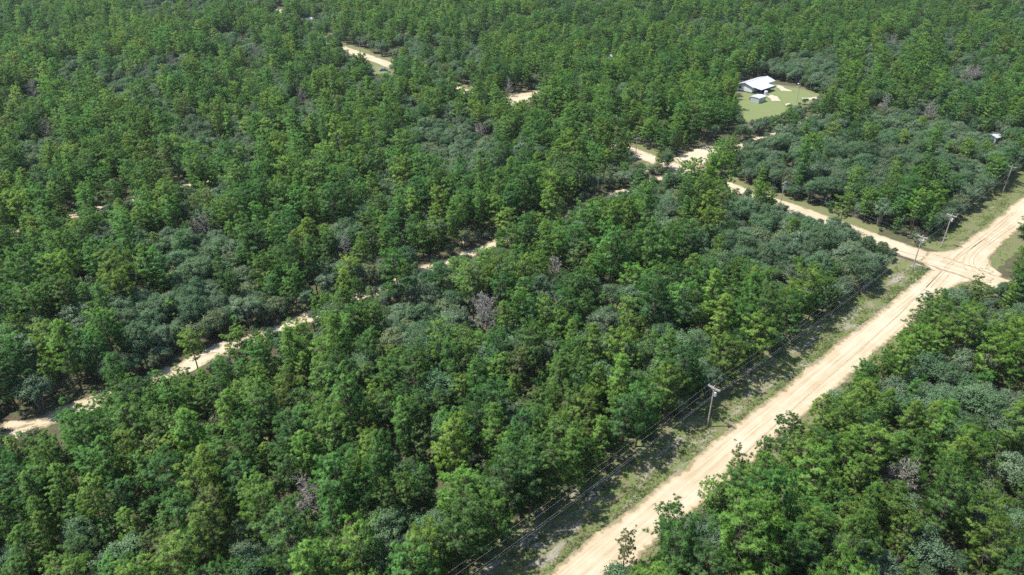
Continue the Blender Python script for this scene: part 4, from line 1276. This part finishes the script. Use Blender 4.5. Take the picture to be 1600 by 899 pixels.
def window(x0, x1, z0, z1, side, par=house):
    f = MB()
    if side == 'long':
        f.box(x0 - .08, x1 + .08, -.05, .02, z0 - .08, z1 + .08)
        w = f.build('window', M_WHITE, par); MB().box(x0, x1, -.07, -.04, z0, z1).build('pane', M_GLASS, w)
    else:
        f.box(-.05, .02, x0 - .08, x1 + .08, z0 - .08, z1 + .08)
        w = f.build('window', M_WHITE, par); MB().box(-.07, -.04, x0, x1, z0, z1).build('pane', M_GLASS, w)
window(6.2, 7.4, 1.2, 2.4, 'gable'); window(12.6, 13.8, 1.2, 2.3, 'long'); window(16.2, 17.4, 1.2, 2.3, 'long'); window(3.0, 4.2, 1.2, 2.3, 'long')
dr = MB().box(6.6, 7.6, -.06, .02, .5, 2.6).build('door', M_TRIM, house); MB().box(7.4, 7.5, -.12, -.05, 1.4, 1.5).build('handle', M_GALV, dr)
# porch on the near long wall
PD = 4.6
pr = MB()
a = [(.6, -.45, 2.95), (13.0, -.45, 2.95), (13.0, -PD, 2.45), (.6, -PD, 2.45)]
top = [(x, y, z + .1) for x, y, z in a]
pr.face(top[::-1]); pr.face(a)
for k in range(4): pr.face([a[k], a[(k + 1) % 4], top[(k + 1) % 4], top[k]])
pr.build('porch_roof', M_WHITE, house)
for x in (.9, 4.0, 7.0, 10.0, 12.7):
    MB().box(x - .08, x + .08, -PD + .1, -PD + .26, .3, 2.47).build('porch_post', M_TRIM, house)
MB().box(.6, 13.0, -PD, -.06, -.1, .32).build('porch_floor', M_TRIM, house)
MB().box(.8, 12.8, -PD + .13, -PD + .2, .95, 1.05).build('porch_rail', M_TRIM, house)
MB().box(.7, .78, -PD + .3, -.2, .95, 1.05).build('porch_rail', M_TRIM, house)

sp = ground(1185.1, 162.3)
shed = empty('shed', (sp[0], sp[1], 0), ang)
tag(shed, 'small pale grey metal shed on the lawn before the white house', 'shed')
MB().box(0, 6.0, 0, 4.6, -.05, 2.5).build('wall', M_GREYMETAL, shed)
MB().face([(-.2, -.2, 2.55), (6.2, -.2, 2.55), (6.2, 2.3, 2.95), (-.2, 2.3, 2.95)]).face([(-.2, 2.3, 2.95), (6.2, 2.3, 2.95), (6.2, 4.8, 2.55), (-.2, 4.8, 2.55)]).face([(-.2, -.2, 2.5), (-.2, 4.8, 2.5), (6.2, 4.8, 2.5), (6.2, -.2, 2.5)]).face([(-.2, -.2, 2.5), (-.2, -.2, 2.55), (-.2, 2.3, 2.95), (-.2, 4.8, 2.55), (-.2, 4.8, 2.5)]).face([(6.2, -.2, 2.5), (6.2, 4.8, 2.5), (6.2, 4.8, 2.55), (6.2, 2.3, 2.95), (6.2, -.2, 2.55)]).build('roof', M_WHITE, shed)
dd_ = MB().box(2.2, 3.8, -.05, .02, .05, 2.1).build('door', M_WHITE, shed); MB().box(3.6, 3.66, -.11, -.05, 1.0, 1.2).build('handle', M_TRIM, dd_)
for k in range(6): MB().box(-.03, 0, .3 + k * .75, .38 + k * .75, 0, 2.45).build('rib', M_GREYMETAL, shed)

tp = ground(1196.2, 149.0)
tank = empty('water_tank', (tp[0], tp[1], 0))
tag(tank, 'tall white tank standing between porch and sand patch', 'tank')
MB().tube([(0, 0, 0), (0, 0, .1), (0, 0, 1.9), (0, 0, 2.15), (0, 0, 2.25)], [.85, .9, .9, .6, .2], 14).build('body', M_WHITE, tank)
MB().tube([(0, 0, 2.24), (0, 0, 2.4)], [.2, .2], 8).build('lid', M_GREYMETAL, tank)

lp = ground(1244.5, 160.0)
lamp = empty('yard_lamp', (lp[0], lp[1], 0), math.radians(200))
tag(lamp, 'yard light pole with pale lamp head in the house clearing', 'lamp post')
MB().tube([(0, 0, -.4), (0, 0, 9.0)], [.14, .10], 8).build('pole', M_POLE, lamp)
MB().tube([(0, 0, 8.6), (.5, 0, 8.95), (1.0, 0, 9.0)], [.04, .04, .04], 6).build('arm', M_GALV, lamp)
MB().tube([(1.0, 0, 8.75), (1.0, 0, 8.9), (1.0, 0, 9.15)], [.42, .40, .16], 10).build('lamp_head', M_WHITE, lamp)

bp_ = ground(1173.6, 156.0)
tr_ = empty('utility_trailer', (bp_[0], bp_[1], 0), ang + .4)
tag(tr_, 'small dark trailer parked left of the grey shed', 'trailer')
MB().box(-1.2, 1.2, -.7, .7, .5, .62).box(-1.2, 1.2, -.7, -.64, .62, 1.0).box(-1.2, 1.2, .64, .7, .62, 1.0).box(-1.2, -1.14, -.64, .64, .62, 1.0).build('bed', M_DARK, tr_)
MB().box(1.2, 2.1, -.05, .05, .5, .58).build('tow_bar', M_DARK, tr_)
for s in (-1, 1): MB().tube([(0, s * .72, .33), (0, s * .88, .33)], [.33, .33], 12).build('wheel', M_RUBBER, tr_)

def simple_house(name, px, py, L, Wd, hh, rr, rz, label, roofm, wallm, cat='house'):
    p = ground(px, py)
    h = empty(name, (p[0], p[1], 0), rz)
    tag(h, label, cat)
    MB().box(-L / 2, L / 2, -Wd / 2, Wd / 2, -.1, hh).build('wall', wallm, h)
    r_ = MB()
    for s in (-1, 1):
        r_.face([(-L / 2 - .4, s * (Wd / 2 + .4), hh - .05), (L / 2 + .4, s * (Wd / 2 + .4), hh - .05), (L / 2 + .4, 0, hh + rr), (-L / 2 - .4, 0, hh + rr)])
        r_.face([(s * (L / 2), -Wd / 2, hh), (s * (L / 2), Wd / 2, hh), (s * (L / 2), 0, hh + rr - .05)])
    rf_ = r_.build('roof', roofm, h)
    MB().tube([(-L / 2 - .4, 0, hh + rr + .03), (L / 2 + .4, 0, hh + rr + .03)], [.1, .1], 5).build('ridge_cap', roofm, rf_)
    for x in (-L / 4, L / 4):
        w = MB().box(x - .6, x + .6, -Wd / 2 - .06, -Wd / 2 + .02, 1.0, 2.1).build('window', M_WHITE, h)
        MB().box(x - .5, x + .5, -Wd / 2 - .09, -Wd / 2 - .05, 1.1, 2.0).build('pane', M_GLASS, w)
    MB().box(-.5, .5, -Wd / 2 - .06, -Wd / 2 + .02, 0, 2.05).build('door', M_TRIM, h)
    return h
simple_house('house', 955, 100, 10, 8, 3.4, 2.0, SIDE_DIR @ np.array([0, 0]) + .5, 'grey-blue metal roof peeping out of upper centre forest', M_GREYMETAL, M_SIDING)
simple_house('outbuilding', 1555, 221, 8, 4.5, 2.8, .7, .45, 'white-roofed outbuilding among trees close to right edge', M_WHITE, M_SIDING, 'outbuilding')
simple_house('outbuilding', 484.5, 36, 6, 4.5, 3.0, .9, .3, 'tiny white-roofed outbuilding in far forest at top left', M_WHITE, M_SIDING, 'outbuilding')

cp_ = ground(599, 111)
car = empty('car', (cp_[0], cp_[1], 0), math.radians(15))
tag(car, 'blue-grey car parked on grass beside the distant sandy road', 'car')
bd = MB()
prof = [(-2.2, .35), (-2.2, .85), (-1.9, 1.0), (-1.35, 1.05), (-.85, 1.55), (.75, 1.58), (1.4, 1.05), (2.1, .92), (2.25, .7), (2.25, .35)]
for (x, z), (x2, z2) in zip(prof, prof[1:] + prof[:1]):
    w1 = .9 if z < 1.2 else .72; w2 = .9 if z2 < 1.2 else .72
    bd.face([(x, -w1, z), (x2, -w2, z2), (x2, w2, z2), (x, w1, z)])
for s in (-1, 1):
    bd.face([(x, s * (.9 if z < 1.2 else .72), z) for x, z in prof])
bd.build('body', M_CAR, car)
MB().face([(1.34, -.72, 1.12), (.80, -.64, 1.54), (.80, .64, 1.54), (1.34, .72, 1.12)]).build('windscreen', M_GLASS, car).location = (.03, 0, .02)
MB().face([(-1.32, -.72, 1.1), (-.88, -.64, 1.53), (-.88, .64, 1.53), (-1.32, .72, 1.1)]).build('rear_window', M_GLASS, car).location = (-.03, 0, .02)
for s in (-1, 1):
    MB().face([(-1.15, s * .9, 1.1), (1.15, s * .9, 1.1), (.7, s * .77, 1.5), (-.8, s * .77, 1.5)]).build('side_window', M_GLASS, car)
    for x in (-1.35, 1.4):
        MB().tube([(x, s * .75, .33), (x, s * .95, .33)], [.33, .33], 12).build('wheel', M_RUBBER, car)
print('TREES', len(trees), {k: len(v) for k, v in rest.items()}, 'individual', len(chosen))

# ------------------------------------------------------------------ the air
hz = MB().box(-6100, 6100, -3100, 9100, -1.0, 98.0).mesh('haze')
HZ = bpy.data.materials.new('haze_air'); HZ.use_nodes = True
hn = HZ.node_tree; hn.nodes.clear()
ho = hn.nodes.new('ShaderNodeOutputMaterial'); hv = hn.nodes.new('ShaderNodeVolumePrincipled')
hv.inputs['Color'].default_value = (0.88, 0.93, 1.0, 1)
hv.inputs['Density'].default_value = 0.00006
hv.inputs['Anisotropy'].default_value = 0.2
hn.links.new(hv.outputs[0], ho.inputs['Volume'])
hz.materials.append(HZ)
tag(link('haze', hz), 'thin pale summer haze in the air over the forest', 'haze', None, 'stuff')
